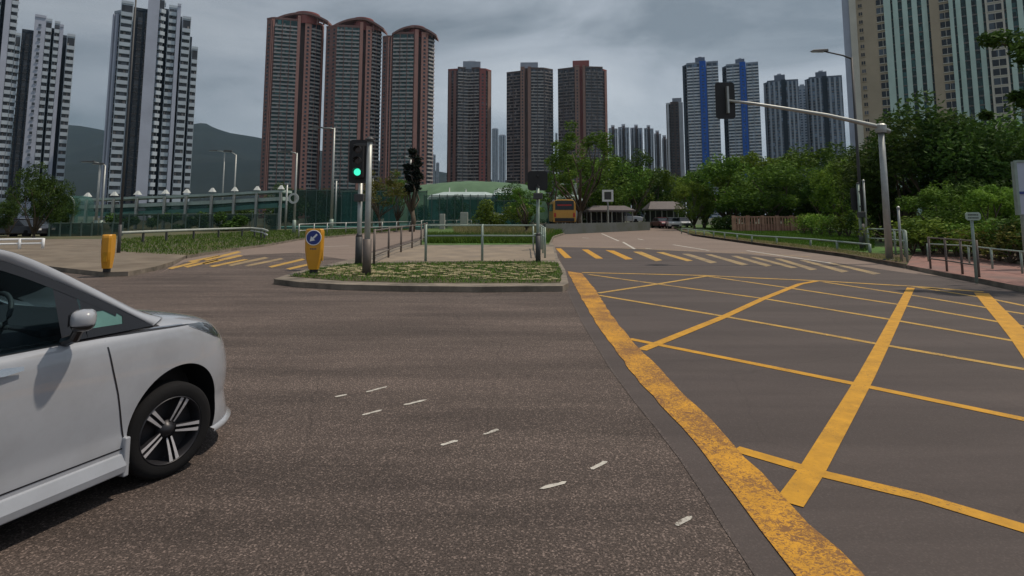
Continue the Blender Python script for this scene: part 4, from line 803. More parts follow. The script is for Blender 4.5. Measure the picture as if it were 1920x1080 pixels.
# white kerb edge of the raised left verge
P = [Vector((*gp(px, py, 0), 0)) for px, py in [(222,462),(300,456),(390,450),(470,446),(492,450),(500,455)]]
b = MB(); b.tube([(p.x, p.y, .75) for p in P], .085, 8); bb = MB(); bb.tube([(P[-3].x, P[-3].y, .55), (P[-2].x, P[-2].y, .53), (P[-1].x, P[-1].y, .5)], .06, 8)
M['rail_dull'] = mat('rail_dull', (.33, .36, .33), .6, var=.15)
rt = thing('crash_barrier', 'long white crash barrier along the left grass verge', 'barrier', tuple(P[0]), world=True); b.build('rail', M['rail_dull'], rt, smooth=True); bb.build('lower_rail', M['offwhite'], rt, smooth=True)
for k in range(9):
    i = min(4, k*5//9); p = P[i].lerp(P[i+1], (k*5/9) % 1); MB().box(p.x-.05, p.x+.05, p.y-.05, p.y+.05, 0, .72).build('post', M['darkgrey'], rt)
# ------------------------------------------------------------------ paved bed blocks: rough concrete grid pieces
rng = random.Random(4); b = MB(); A = G([(560,527),(1046,539),(1044,503),(640,507)])
for i in range(46):
    for j in range(10):
        u = (i+.5+rng.uniform(-.3, .3))/46; v = (j+.5+rng.uniform(-.25, .25))/10
        p0 = Vector(A[0]).lerp(Vector(A[1]), u); p1 = Vector(A[3]).lerp(Vector(A[2]), u); p = p0.lerp(p1, v)
        if rng.random() < .38+.22*math.sin(i*.3+j*.8): continue
        a = rng.uniform(-.25, .25); hx_, hy_ = rng.uniform(.05, .13), rng.uniform(.06, .17); ca, sa = math.cos(a), math.sin(a); h = .145+rng.uniform(0, .035)
        q = [(p.x+ca*sx_*hx_-sa*sy_*hy_, p.y+sa*sx_*hx_+ca*sy_*hy_) for sx_, sy_ in ((-1, -.7), (-.6, -1), (.6, -1), (1, -.6), (1, .6), (.6, 1), (-.7, 1), (-1, .5))]
        b.prism(q, .13, h)
M['cobble'] = mat('cobble', (.33, .28, .16), .9, var=.4, scale=7, bump=.5, dirt=(.075, .09, .025), dscale=1.4)
struct(b.build('cobbles', M['cobble']), 'stuff')
M['net_post'] = mat('net_post', (.06, .10, .09), .6)
# ------------------------------------------------------------------ left background: covered footbridge, fences, shelters
M['pale_green'] = mat('pale_green', (.36, .45, .42), .6, var=.15)
Yb = 70; fb = thing('covered_footbridge', 'long white-banded covered footbridge in front of the white towers', 'footbridge', (XW(330, Yb), Yb, 0), world=True)
def band(pts, Y, th, dp, m, nm, root):
    b = MB(); n = len(pts); vs = []
    for px, py in pts:
        x, _, z = at(px, py, Y); vs += [(x, Y, z), (x, Y+dp, z), (x, Y+dp, z-th), (x, Y, z-th)]
    b.add(vs, [(i*4+k, i*4+(k+1)%4, (i+1)*4+(k+1)%4, (i+1)*4+k) for i in range(n-1) for k in range(4)]+[(0, 1, 2, 3), tuple(4*(n-1)+k for k in (3, 2, 1, 0))]); return b.build(nm, m, root, recalc=True)
band([(140,372),(200,371),(260,368),(330,366),(400,363),(470,359),(530,356)], Yb, .28, 3, M['pale_green'], 'roof', fb)
band([(135,385),(220,383),(300,380),(400,376),(470,372),(530,369)], Yb+.3, .42, 2.4, M['pale_green'], 'parapet', fb)
band([(135,396),(220,398),(300,394),(400,390),(470,384),(520,381)], Yb+.3, .5, 2.4, M['teal_wall'], 'deck', fb)
band([(135,389),(220,389),(300,386),(400,383),(470,379),(525,374)], Yb+.5, .7, .08, M['teal_net'], 'side_panel', fb)
for px in (164, 214, 258, 310, 350, 398, 440, 482, 527):
    py = np.interp(px, [140, 530], [370, 355]); x, _, z = at(px, py, Yb); b = MB(); b.box(x-.12, x+.12, Yb-.22, Yb+.1, -.1, z-.3); b.build('column', M['galv'], fb)
    b = MB(); b.add([(x-.3, Yb-.35, z+.02), (x+.3, Yb-.35, z+.02), (x+.3, Yb+.4, z+.02), (x-.3, Yb+.4, z+.02), (x-.1, Yb, z+.5), (x+.1, Yb, z+.5), (x+.1, Yb+.1, z+.5), (x-.1, Yb+.1, z+.5)], [(3,2,1,0),(0,1,5,4),(1,2,6,5),(2,3,7,6),(3,0,4,7),(4,5,6,7)]); b.build('column_cap', M['offwhite'], fb)
def fence(label, px0, px1, Y0, Y1, top, mt, n=8, base=0, pm='net_post'):
    x0, x1 = XW(px0, Y0, 400), XW(px1, Y1, 400); z0_ = at(960, top, Y0)[2]; z1_ = at(960, top, Y1)[2]; root = thing('mesh_fence', label, 'fence', (x0, Y0, 0), 'mesh fences', world=True)
    d = Vector((x1-x0, Y1-Y0)); L_ = d.length; d.normalize(); nn = Vector((d.y, -d.x))
    b = MB(); b.add([(x0, Y0, base), (x1, Y1, base), (x1, Y1, z1_), (x0, Y0, z0_)], [(0, 1, 2, 3)]); b.build('netting', M[mt], root)
    for k in range(n+1):
        t = k/n; b = MB(); b.obox((x0, Y0), d, nn, L_*t-.05, L_*t+.05, .02, .12, base, z0_+(z1_-z0_)*t+.1); b.build('post', M[pm], root)
    for t in (.02, .985):
        MB().tube([(x0, Y0-.06, base+(z0_-base)*t), (x1, Y1-.06, base+(z1_-base)*t)], .035, 6).build('rail', M[pm], root)
    return root
fence('dark green fence at the left end of the grass verge', 95, 232, 46, 48, 418, 'green_net', 7)
fence('dark green fence behind the white crash barrier', 215, 520, 58, 64, 401, 'green_net', 12)
fence('tall green court fence below the first two arched-crown towers', 515, 690, 78, 78, 356, 'green_net', 9)
fence('tall teal court fence behind the green-light signal', 640, 800, 76, 78, 358, 'teal_net', 9)
fence('teal court fence below the grassy mound', 795, 925, 74, 74, 366, 'teal_net', 9)
fence('teal court fence behind the hedge and the black signal back', 925, 1050, 74, 72, 376, 'teal_net', 6)
struct(MB().prism([(XW(520, 74, 420), 72), (XW(800, 74, 420), 72), (XW(800, 74, 420), 100), (XW(520, 74, 420), 100)], 0, .4).build('court_ground', M['teal_wall']))
rb = random.Random(3)
for i, (px, Yv) in enumerate([(640,80),(660,80),(728,80),(742,79),(670,79)]):
    x = XW(px, Yv, 400); w_ = 1.1; b = MB(); b.box(x-w_/2, x+w_/2, Yv, Yv+.12, .4, 4.1); r = thing('court_panel', ['pale teal panel nearest left of the green-light signal', 'pale teal panel hidden by the green-light signal', 'pale teal panel right of the tall post', 'second pale teal panel right of the tall post', 'narrow pale teal panel beside the tall post'][i], 'panel', (x, Yv, 0), 'pale panels in the court'); r['wb'] = [x, Yv, 0]; b.build('panel', M['teal_wall'], r); MB().box(x-w_/2-.06, x+w_/2+.06, Yv-.04, Yv-.005, 4.1, 4.2).box(x-.03, x+.03, Yv-.04, Yv-.005, .4, 4.1).build('frame', M['galv_green'], r)
# grassy mound behind the court
def mound():
    b = MB(); n, rows = 50, 14; vs = []; Y = 118
    for j in range(rows):
        for i in range(n):
            u = i/(n-1); px = 770+u*250; top = np.interp(px, [770, 800, 850, 880, 930, 985, 1020], [349, 346, 341, 339.5, 341, 346, 351]); t = j/(rows-1); z = at(px, top, Y)[2]*math.sin(min(1, t*1.0)*math.pi/2)**.7
            vs.append((XW(px, Y), Y-14*(1-t), z+.03*math.sin(i*1.3+j)))
    b.add(vs, [(j*n+i, j*n+i+1, (j+1)*n+i+1, (j+1)*n+i) for j in range(rows-1) for i in range(n-1)]); b.add([(v[0], v[1]+(8 if k else 0), v[2] if not k else 0) for k in (0, 1) for v in vs[-n:]], [(i, i+1, n+i+1, n+i) for i in range(n-1)])
    return struct(b.build('grassy_mound', M['mound'], smooth=True))
M['mound'] = mat('mound', (.08, .15, .085), .95, var=.2, scale=.3, bump=.3); mound()
# tents / domes in front of it
M['tent'] = mat('tent', (.34, .42, .42), .6, var=.15, scale=.5)
for lab, x0, x1, base, top in (('pale green tent-roofed hall below the mound', 800, 935, 388, 358), ('small pale tent with a pointed top right of the hall', 925, 975, 386, 350)):
    Y = 100; xa, xb = XW(x0, Y, 380), XW(x1, Y, 380); zt = at(960, top, Y)[2]; ze = at(960, top+12, Y)[2]; r = thing('tent_hall', lab, 'hall', ((xa+xb)/2, Y, 0), world=True)
    MB().box(xa+.3, xb-.3, Y+.3, Y+8, 0, ze).build('wall', M['teal_wall'], r); b = MB(); k = 5; vs = []
    for i in range(k+1):
        x = xa+(xb-xa)*i/k
        vs += [(x, Y, ze-.3), (x, Y+4.2, zt if i not in (0, k) else (ze+zt)/2), (x, Y+8.4, ze-.3)]
    b.add(vs, [(3*i+q, 3*(i+1)+q, 3*(i+1)+q+1, 3*i+q+1) for i in range(k) for q in (0, 1)]+[(0, 1, 2), (3*k+2, 3*k+1, 3*k)]); b.build('roof', M['tent'], r)
# arched shelters at the far left
for i, (px, lab) in enumerate([(88, 'left arched green-framed shelter beneath the far-left tree'), (118, 'right arched green-framed shelter beside the footbridge end')]):
    Y = 52; x = XW(px, Y, 420); r = thing('arched_shelter', lab, 'shelter', (x, Y, 0), 'arched shelters', world=True); b = MB(); zt = at(960, 366, Y)[2]; hw = .85
    arc = [(x-hw, Y, 0), (x-hw, Y, zt-.8)]+[(x+hw*math.cos(R(180-a)), Y, zt-.8+.8*math.sin(R(a))) for a in range(15, 180, 15)]+[(x+hw, Y, zt-.8), (x+hw, Y, 0)]
    b.tube(arc, .07, 6); b.build('frame', M['galv_green'], r, smooth=True); b = MB()
    for q in range(len(arc)-1):
        A_, B_ = arc[q], arc[q+1]; b.add([A_, B_, (B_[0], Y+2.5, B_[2]), (A_[0], Y+2.5, A_[2])], [(0, 1, 2, 3)])
    b.build('canopy', M['teal_net'], r)
# ------------------------------------------------------------------ middle distance: minibus, shelter, frame sign, cars
M['bus_yellow'] = mat('bus_yellow', (.50, .26, .035), .4, var=.05, coat=.3); M['paint_white'] = mat('paint_white', (.8, .8, .8), .35, var=.03, coat=.5); M['paint_purple'] = mat('paint_purple', (.22, .05, .07), .35, var=.05, coat=.4); M['paint_silver'] = mat('paint_silver', (.35, .37, .40), .35, .3, var=.05, coat=.4); M['paint_black'] = mat('paint_black', (.02, .022, .03), .3, coat=.5)
M['rubber'] = mat('rubber', (.009, .009, .010), .9, bump=.2, spec=.25); M['tail'] = mat('tail', (.4, .01, .01), .3); M['winglass'] = mat('winglass', (.012, .016, .022), .08)
Yv = 58
x0, x1 = XW(1031, Yv, 400), XW(1086, Yv, 400); zb = .75; cx = (x0+x1)/2
bs = thing('minibus', 'yellow minibus seen from behind, parked beyond the median', 'minibus', (cx, Yv, zb), world=True); zt = at(960, 374, Yv)[2]; hw = 1.12
prof = [(-hw, .35), (-hw, 1.2), (-hw*.97, 2.2), (-hw*.86, zt-zb-.12), (-hw*.6, zt-zb), (hw*.6, zt-zb), (hw*.86, zt-zb-.12), (hw*.97, 2.2), (hw, 1.2), (hw, .35)]
b = MB(); n = len(prof); vs = [(cx+p[0], Yv, zb+p[1]) for p in prof]+[(cx+p[0], Yv+6.5, zb+p[1]) for p in prof]; b.add(vs, [tuple(range(n)), tuple(range(n, 2*n))]+[(i, (i+1)%n, n+(i+1)%n, n+i) for i in range(n)]); b.build('body', M['bus_yellow'], bs, recalc=True, bevel=.06)
MB().box(cx-.92, cx+.92, Yv-.04, Yv-.015, zb+1.55, zb+2.45).build('rear_window', M['winglass'], bs, bevel=.01); MB().box(cx-.7, cx+.7, Yv-.06, Yv-.045, zb+1.95, zb+2.08).build('window_strip', M['tail'], bs)
MB().box(cx-.95, cx+.95, Yv-.12, Yv-.01, zb+.4, zb+.75).build('bumper', M['black'], bs, bevel=.03)
for s_ in (-1, 1):
    MB().box(cx+s_*.93-.09, cx+s_*.93+.09, Yv-.05, Yv-.012, zb+.85, zb+1.25).build('tail_light', M['tail'], bs)
    for yy in (1.2, 5.2): MB().lathe([(.001, -.1), (.3, -.1), (.36, -.06), (.36, .06), (.3, .1), (.001, .1)], (cx+s_*(hw-.1), Yv+yy, zb+.3), 'x', 18).build('wheel', M['rubber'], bs, smooth=True)
    b = MB(); b.box(cx+s_*(hw+.012)-.01, cx+s_*(hw+.012)+.01, Yv+.6, Yv+5.8, zb+1.45, zb+2.15); b.build('side_window', M['winglass'], bs)
# raised roadway strip the minibus stands on, with a low grey parapet
P = [XW(1020, 54, 420), XW(1250, 60, 420)]
struct(MB().prism([(XW(1015,53,420), 53), (XW(1232,66,420), 72), (XW(1232,66,420), 84), (XW(1015,53,420), 92)], 0, .72).build('raised_road', [M['slab']]))
b = MB(); A_, B_ = Vector((XW(1018,53,420), 52.6)), Vector((XW(1236,66,420), 71.4)); d = (B_-A_); L_ = d.length; d.normalize(); b.obox(tuple(A_), d, Vector((d.y, -d.x)), 0, L_, 0, .25, 0, 1.0); r = tag(b.build('parapet_wall', mat('grey_wall', (.10, .115, .115), .85, var=.2, scale=.8, dirt=(.06, .07, .05), dscale=.4)), 'low grey wall in front of the raised road and minibus', 'wall')
def canopy(lab, px0, px1, top, base, Y, mt, name='bus_shelter', posts=4, slope=.4, zb=.72):
    xa, xb = XW(px0, Y, 400), XW(px1, Y, 400); zt = at(960, top, Y)[2]; ze = at(960, base, Y)[2]; r = thing(name, lab, 'shelter', ((xa+xb)/2, Y, zb), world=True); w_ = xb-xa; b = MB()
    b.add([(xa, Y, ze), (xb, Y, ze), (xb-.15*w_, Y+2.2, zt), (xa+.15*w_, Y+2.2, zt), (xb, Y+4.5, ze), (xa, Y+4.5, ze), (xa, Y, ze-.2), (xb, Y, ze-.2), (xb, Y+4.5, ze-.2), (xa, Y+4.5, ze-.2)], [(0,1,2,3),(3,2,4,5),(0,3,5),(1,4,2),(6,7,1,0),(7,8,4,1),(8,9,5,4),(9,6,0,5),(9,8,7,6)]); b.build('roof', M[mt], r)
    for k in range(posts):
        x = xa+.3+(w_-.6)*k/(posts-1)
        for yy in (.3, 4.1): MB().tube([(x, Y+yy, zb-.1), (x, Y+yy, ze-.1)], .07, 6).build('post', M['galv'], r)
    MB().box(xa+.5, xb-.5, Y+4.15, Y+4.2, zb, ze-.25).build('back_panel', M['darkgrey'], r)
    MB().box(xa+.8, xb-.8, Y+2.8, Y+3.3, zb+.4, zb+.48).build('bench', M['brownrail'], r); return r
M['shelter_roof'] = mat('shelter_roof', (.11, .095, .095), .7, var=.2); M['glass_roof'] = mat('glass_roof', (.30, .38, .37), .3, var=.1)
canopy('pale glazed canopy slanting up behind the yellow minibus', 1040, 1096, 364, 376, 66, 'glass_roof')
canopy('grey-roofed shelter below the white square frame', 1104, 1192, 385, 394, 68, 'shelter_roof', posts=5)
canopy('grey-roofed shelter behind the parked cars at the far end', 1216, 1290, 377, 392, 86, 'shelter_roof', posts=4, zb=.1)
# tall white slab behind the canopy
Y = 72; x = XW(1077, Y, 360); b = MB(); b.box(x-.35, x+.35, Y, Y+.5, .7, at(960, 344, Y)[2]); r = thing('white_pylon', 'white pylon rising behind the yellow minibus', 'pylon', (x, Y, .7), world=True); b.build('column', M['white'], r, bevel=.03); MB().box(x-1.9, x+.3, Y-.2, Y+.9, at(960, 346, Y)[2], at(960, 344, Y)[2]+.0).build('cantilever_roof', M['white'], r)
# square frame sign
Y = 67; r = thing('frame_sign', 'white square frame sign standing above the shelter roof', 'sign', (XW(1141, Y), Y, .72), world=True); c0 = at(1129, 356, Y); c1 = at(1150, 378, Y); t_ = .22; b = MB()
b.box(c0[0], c1[0], Y-.1, Y+.1, c0[2]-t_, c0[2]); b.box(c0[0], c1[0], Y-.1, Y+.1, c1[2], c1[2]+t_); b.box(c0[0], c0[0]+t_, Y-.098, Y+.098, c1[2]+t_, c0[2]-t_); b.box(c1[0]-t_, c1[0], Y-.098, Y+.098, c1[2]+t_, c0[2]-t_); b.build('frame', M['white'], r)
xm = (c0[0]+c1[0])/2; MB().box(c0[0]+t_+.05, c1[0]-t_-.05, Y-.04, Y+.04, c1[2]+t_+.05, c0[2]-t_-.05).build('panel', M['darkgrey'], r); MB().tube([(xm, Y+.0, .7), (xm, Y, c1[2]-.004)], .09, 8).build('post', M['galv'], r)
# red slatted fence by the right trees
M['fence_red'] = mat('fence_red', (.42, .23, .17), .85, var=.3, scale=2, bump=.3)
Y0_ = 60; xa, xb = XW(1376, Y0_, 415), XW(1512, Y0_, 415); r = thing('slatted_fence', 'reddish slatted fence under the right-hand trees', 'fence', (xa, Y0_, 0), world=True); ns = 26
MB().box(xa, xb, Y0_+.12, Y0_+.16, .14, .9).build('back_board', M['fence_red'], r); MB().box(xa, xb, Y0_+.02, Y0_+.2, 1.55, 1.68).build('top_rail', M['fence_red'], r)
for k in range(ns):
    x = xa+(xb-xa)*(k+.5)/ns; hgt = 1.55 if k % 4 else 1.54; MB().box(x-.07, x+.075, Y0_, Y0_+.1, .1, hgt).build('slat', M['fence_red'], r)
for k in range(6):
    x = xa+(xb-xa)*k/5; MB().box(x-.14, x+.14, Y0_-.06, Y0_+.22, .1, 1.75).build('post', M['fence_red'], r)
# far parked cars (small in the picture): body, cabin glass, wheels, lights
def farcar(label, px, Y, mt, rz, z=.0, group='parked cars at the far end', L_=4.3):
    r = thing('parked_car', label, 'car', (XW(px, Y, 415), Y, z), group, rz=rz); b = MB(); W = .87
    prof = [(-L_/2, .35), (-L_/2, .75), (-L_/2+.25, .92), (-L_*.2, 1.0), (L_*.27, 1.0), (L_/2-.08, .85), (L_/2, .6), (L_/2, .3)]
    n = len(prof); vs = [(s_*W*(1 if p[1] < .9 else .93), p[0], p[1]) for s_ in (-1, 1) for p in prof]; b.add(vs, [tuple(range(n)), tuple(range(2*n-1, n-1, -1))]+[(i, (i+1)%n, n+(i+1)%n, n+i) for i in range(n)]); b.build('body', M[mt], r, recalc=True, bevel=.07)
    cab = [(-L_*.24, .98), (-L_*.1, 1.42), (L_*.2, 1.46), (L_*.40, 1.0)]; b = MB(); n = 4; vs = [(s_*(W-.06 if p[1] < 1.1 else W-.2), p[0], p[1]) for s_ in (-1, 1) for p in cab]; b.add(vs, [tuple(range(n)), tuple(range(2*n-1, n-1, -1))]+[(i, (i+1)%n, n+(i+1)%n, n+i) for i in range(n)]); b.build('windows', M['winglass'], r, recalc=True, bevel=.04)
    MB().box(-W+.22, W-.22, -L_*.1, L_*.2, 1.45, 1.5).build('roof', M[mt], r, bevel=.03)
    for s_ in (-1, 1):
        for yy in (-L_*.3, L_*.31): MB().lathe([(.001, -.1), (.2, -.1), (.32, -.09), (.32, .09), (.2, .1), (.001, .1)], (s_*(W-.1), yy, .32), 'x', 18).build('wheel', M['rubber'], r)
        MB().box(s_*.62-.17, s_*.62+.17, -L_/2-.03, -L_/2+.05, .62, .76).build('headlight', M['white'], r)
    MB().box(-.5, .5, -L_/2-.02, -L_/2+.04, .38, .56).build('grille', M['black'], r)
    return r
c1_ = farcar('white car facing the camera at the far end of the road', 1262, 80, 'paint_white', R(-8))
farcar('dark purple car beside the far white car', 1240, 83, 'paint_purple', R(8)); farcar('silver car right of the far white car', 1282, 84, 'paint_silver', R(-4)); farcar('pale silver car parked under the grey shelter', 1172, 74, 'paint_silver', R(80), .72)
farcar('dark car parked at the far left edge, nearer one', 40, 46, 'paint_black', R(85), 0, 'parked cars at the far left'); farcar('silver car at the far left beyond the dark one', 66, 52, 'paint_silver', R(92), 0, 'parked cars at the far left')
farcar('second dark car at the far left, behind the low white barrier', -8, 50, 'paint_black', R(85), 0, 'parked cars at the far left')
# small people far away beside the cars are not distinguishable; low boxes at the court edge
M['cab'] = mat('cab', (.42, .42, .4), .7, var=.1)
for i, (px, py0, py1, Yv, lab) in enumerate([(870, 398, 412, 70, 'pale utility cabinet below the mound, larger one'), (829, 401, 413, 70, 'pale utility cabinet left of the larger one'), (928, 399, 411, 70, 'thin pale cabinet right of the court masts'), (938, 401, 411, 70, 'thin pale cabinet rightmost of the four')]):
    x = XW(px, Yv, 405); w_ = .45 if i == 0 else .3; z1 = at(960, py0, Yv)[2]; r = thing('utility_cabinet', lab, 'cabinet', (x, Yv, .1), 'pale cabinets by the court', world=True); MB().box(x-w_, x+w_, Yv, Yv+.5, .1, z1).build('body', M['cab'], r, bevel=.03); MB().box(x-w_*.85, x+w_*.85, Yv-.02, Yv-.004, .3, z1-.15).build('door', M['cab'], r)
# ------------------------------------------------------------------ signs at the right
x, y, z = plantpole(1831, 524); r = thing('direction_sign', 'small pale green direction sign with clipped corners on a slim post', 'sign', (x, y, z), world=True); zt = at(1829, 398, y)[2]; z0s = at(1829, 413, y)[2]
b = MB(); pole(b, x, y, z-.1, zt-.02, .035); b.build('post', M['galv_green'], r, smooth=True); hw = .19; hh = (zt-z0s)/2; zc = (zt+z0s)/2; k = .045
pts = [(-hw+k, -hh), (hw-k, -hh), (hw, -hh+k), (hw, hh-k), (hw-k, hh), (-hw+k, hh), (-hw, hh-k), (-hw, -hh+k)]; b = MB(); b.add([(x+p[0], y-.06, zc+p[1]) for p in pts]+[(x+p[0], y-.04, zc+p[1]) for p in pts], [tuple(range(8)), tuple(range(15, 7, -1))]+[(i, i+8, (i+1)%8+8, (i+1)%8) for i in range(8)]); M['sign_green'] = mat('sign_green', (.35, .45, .38), .5); sf = b.build('panel', M['sign_green'], r, recalc=True)
for row in (0, 1):
    xx = x-hw+.06
    while xx < x+hw-.07:
        w_ = random.uniform(.02, .035); MB().box(xx, xx+w_, y-.066, y-.0605, zc+.02-row*.075, zc+.05-row*.075).build('letter', M['darkgrey'], sf); xx += w_+.012
# billboard seen from behind at the right edge
x, y, z = plantpole(1910, 505); r = thing('billboard', 'pale blue-white board on posts cut by the right edge', 'billboard', (x, y, z), world=True); zt = at(1905, 305, y)[2]; zb_ = at(1905, 402, y)[2]; xl = at(1901, 350, y)[0]
M['board'] = mat('board', (.42, .48, .58), .5, var=.06)
MB().box(xl+.06, xl+3.4, y-.05, y+.0, zb_, zt).build('panel', M['board'], r); MB().box(xl, xl+.08, y-.08, y+.04, zb_-.02, zt+.03).box(xl+.08, xl+3.4, y-.08, y+.04, zt+.001, zt+.07).build('frame', M['galv_green'], r); MB().box(xl+.085, xl+3.4, y-.075, y-.052, zt-.95, zt-.87).build('crossbar', M['sign_blue'], r)
for dx in (.25, 2.6): MB().tube([(xl+dx, y+.08, z-.1), (xl+dx, y+.08, zt)], .06, 8).build('post', M['galv_green'], r, smooth=True)
MB().tube([(xl+.3, y-.07, zt-.85), (xl+.9, y-.07, zb_-.6)], .04, 6).build('brace', M['white'], r)
# ------------------------------------------------------------------ the white people carrier at the left
M['car_white'] = mat('car_white', (.35, .37, .41), .2, var=.04, scale=1.2, coat=1, spec=.5, dirt=(.315, .33, .36), dscale=2.5)
M['trim_black'] = mat('trim_black', (.010, .010, .013), .3, coat=.3); M['chrome'] = mat('chrome', (.6, .6, .62), .15, .95); M['interior'] = mat('interior', (.02, .022, .028), .8)
M['tint'] = glassy('tint', (.55, .70, .74), .96, .01); M['rim_dark'] = mat('rim_dark', (.03, .03, .035), .4, .4); M['rim_silver'] = mat('rim_silver', (.5, .49, .51), .45, .25); M['tint_teal'] = mat('tint_teal', (.10, .22, .20), .1, var=.2, coat=.5); M['headlamp'] = mat('headlamp', (.07, .08, .09), .08, .3, coat=1)
gx, gy_ = gp(318, 893); TH = R(70); W = .86
car = thing('people_carrier', 'large white people carrier turning at the left edge, its nose and front wheel in view', 'car', (gx-math.sin(TH)*W, gy_+math.cos(TH)*W, 0), rz=TH)
RN = [(.165,.80,.76), (.18,.845,.83), (.22,.856,.835), (.30,.858,.81), (.38,.852,.80), (.44,.854,.81), (.55,.860,.81), (.66,.861,.785), (.75,.859,.745), (.82,.857,.69), (.88,.852,.62), (.92,.846,.55), (.95,.835,.47), (.968,.812,.40), (.985,.77,.33), (1.0,.72,.25), (1.018,.62,.12), (1.035,.48,-.05), (1.045,.25,-.1)]
CU, NF, NR, UR = -.12, 2.9, 5.0, -3.45
def rw(z):
    zs = [r_[0] for r_ in RN]; return float(np.interp(z, zs, [r_[1] for r_ in RN])), float(np.interp(z, zs, [r_[2] for r_ in RN]))
def side_y(u, z):
    w_, uf = rw(z)
    if u <= CU: return w_
    t = min(.999, (u-CU)/(uf-CU)); return w_*(1-t**NF)**(1/NF)
NB_ = 176
def ringpts(z, w_, uf, ur):
    o = []
    for k in range(NB_):
        t = 2*math.pi*(k+.5)/NB_; c, s = math.cos(t), math.sin(t)
        if c >= 0: x = CU+(uf-CU)*abs(c)**(2/NF); y = w_*abs(s)**(2/NF)*(1 if s > 0 else -1)
        else: x = CU-(CU-ur)*abs(c)**(2/NR); y = w_*abs(s)**(2/NR)*(1 if s > 0 else -1)
        o.append((x, y, z))
    return o
b = MB(); vs = []; lv_ = []
for i in range(len(RN)-1):
    for k in range(3): lv_.append(RN[i][0]+(RN[i+1][0]-RN[i][0])*k/3)
lv_.append(RN[-1][0])
def sm(z, j):   # smooth interpolation between levels
    zs = [r_[0] for r_ in RN]; ys = [r_[j] for r_ in RN]; i = max(0, min(len(zs)-2, int(np.searchsorted(zs, z)-1))); h = zs[i+1]-zs[i]; t = (z-zs[i])/h
    m0 = (ys[i+1]-ys[i-1])/(zs[i+1]-zs[i-1])*h if i > 0 else (ys[i+1]-ys[i]); m1 = (ys[i+2]-ys[i])/(zs[i+2]-zs[i])*h if i < len(zs)-2 else (ys[i+1]-ys[i])
    return (2*t**3-3*t**2+1)*ys[i]+(t**3-2*t**2+t)*m0+(-2*t**3+3*t**2)*ys[i+1]+(t**3-t**2)*m1
for z in lv_:
    ur = UR+max(0, z-.7)*.15; vs += ringpts(z, sm(z, 1), sm(z, 2), ur)
nl = len(lv_); fs = []; mi = []
for i in range(nl-1):
    for k in range(NB_):
        fs.append((i*NB_+k, i*NB_+(k+1) % NB_, (i+1)*NB_+(k+1) % NB_, (i+1)*NB_+k)); u_ = vs[i*NB_+k][0]; mi.append(1 if lv_[i] > .972 and u_ < -.12 else 0)
fs += [tuple(range(NB_))[::-1], tuple((nl-1)*NB_+k for k in range(NB_))]; mi += [1, 1]
b.v = vs; b.f = fs; b.m = mi; body = b.build('body', [M['car_white'], M['interior']], car, smooth=True)
ct = MB()
for u_ in (.045, -2.55):
    for s_ in (-1, 1):
        ct.lathe([(.001, -.2), (.362, -.2), (.362, .35), (.001, .35)], (u_, s_*.76+(-.15 if s_ < 0 else 0), .338), 'y', 64)
cut = ct.build('cutter', M['black'], None, recalc=True)
bo = body.modifiers.new('arch', 'BOOLEAN'); bo.object = cut; bo.operation = 'DIFFERENCE'; bo.solver = 'EXACT'; bo.material_mode = 'TRANSFER'; bo.use_self = True
cut.location = car.location; cut.rotation_euler = car.rotation_euler
dg = bpy.context.evaluated_depsgraph_get(); me = bpy.data.meshes.new_from_object(body.evaluated_get(dg)); body.modifiers.clear(); body.data = me; me.set_sharp_from_angle(angle=R(38)); bpy.data.objects.remove(cut)
def hug(name, top, bot, m, n=14, off=.004, parent=None, sides=(-1, 1), thick=.0):
    def ev(p, t):
        q = t*(len(p)-1); i = min(len(p)-2, int(q)); f = q-i; return (p[i][0]*(1-f)+p[i+1][0]*f, p[i][1]*(1-f)+p[i+1][1]*f)
    for s_ in sides:
        b = MB(); vs = []; R_ = 5
        for i in range(n+1):
            a, c = ev(top, i/n), ev(bot, i/n)
            for j in range(R_+1):
                u, z = a[0]+(c[0]-a[0])*j/R_, a[1]+(c[1]-a[1])*j/R_; vs.append((u, s_*(side_y(u, z)+off), z))
        f_ = [(i*(R_+1)+j, i*(R_+1)+j+1, (i+1)*(R_+1)+j+1, (i+1)*(R_+1)+j) for i in range(n) for j in range(R_)]
        b.add(vs, f_ if s_ < 0 else [q[::-1] for q in f_]); o = b.build(name, M[m], parent or car, smooth=True)
    return o
seam = [(-.476,.955),(-.44,.80),(-.395,.63),(-.352,.42),(-.325,.30)]
back = [(-1.42,.965),(-1.42,.80),(-1.42,.63),(-1.42,.42),(-1.42,.30)]
hug('door_gap', [(p[0]+.004, p[1]) for p in seam], [(p[0]-.006, p[1]) for p in seam], 'trim_black', off=.0022)
hug('door_gap', [(-1.41,.96),(-1.41,.30)], [(-1.422,.96),(-1.422,.30)], 'trim_black', off=.0022)
hug('door_gap', [(-2.3,.30),(-.325,.30)], [(-2.3,.292),(-.325,.292)], 'trim_black', off=.0022)
for u0 in (-1.02, -1.95):
    hug('door_handle', [(u0-.09,.915),(u0,.925),(u0+.09,.915)], [(u0-.09,.895),(u0,.885),(u0+.09,.895)], 'chrome', off=.022, n=8)
hug('belt_trim', [(-3.2,1.0),(-1.0,.994),(-.45,.985),(-.1,.968),(.10,.957)], [(-3.2,.985),(-1.0,.979),(-.45,.971),(-.1,.958),(.12,.951)], 'trim_black', n=30, off=.006)
hug('belt_chrome', [(-3.2,1.008),(-1.0,1.002),(-.45,.992),(-.1,.974),(.06,.966)], [(-3.2,1.0),(-1.0,.994),(-.45,.985),(-.1,.968),(.08,.959)], 'chrome', n=30, off=.010)
hl = hug('headlight', [(.10,.957),(.30,.936),(.43,.88),(.52,.80)], [(.12,.945),(.24,.895),(.37,.835),(.50,.785)], 'headlamp', n=16, off=.003)
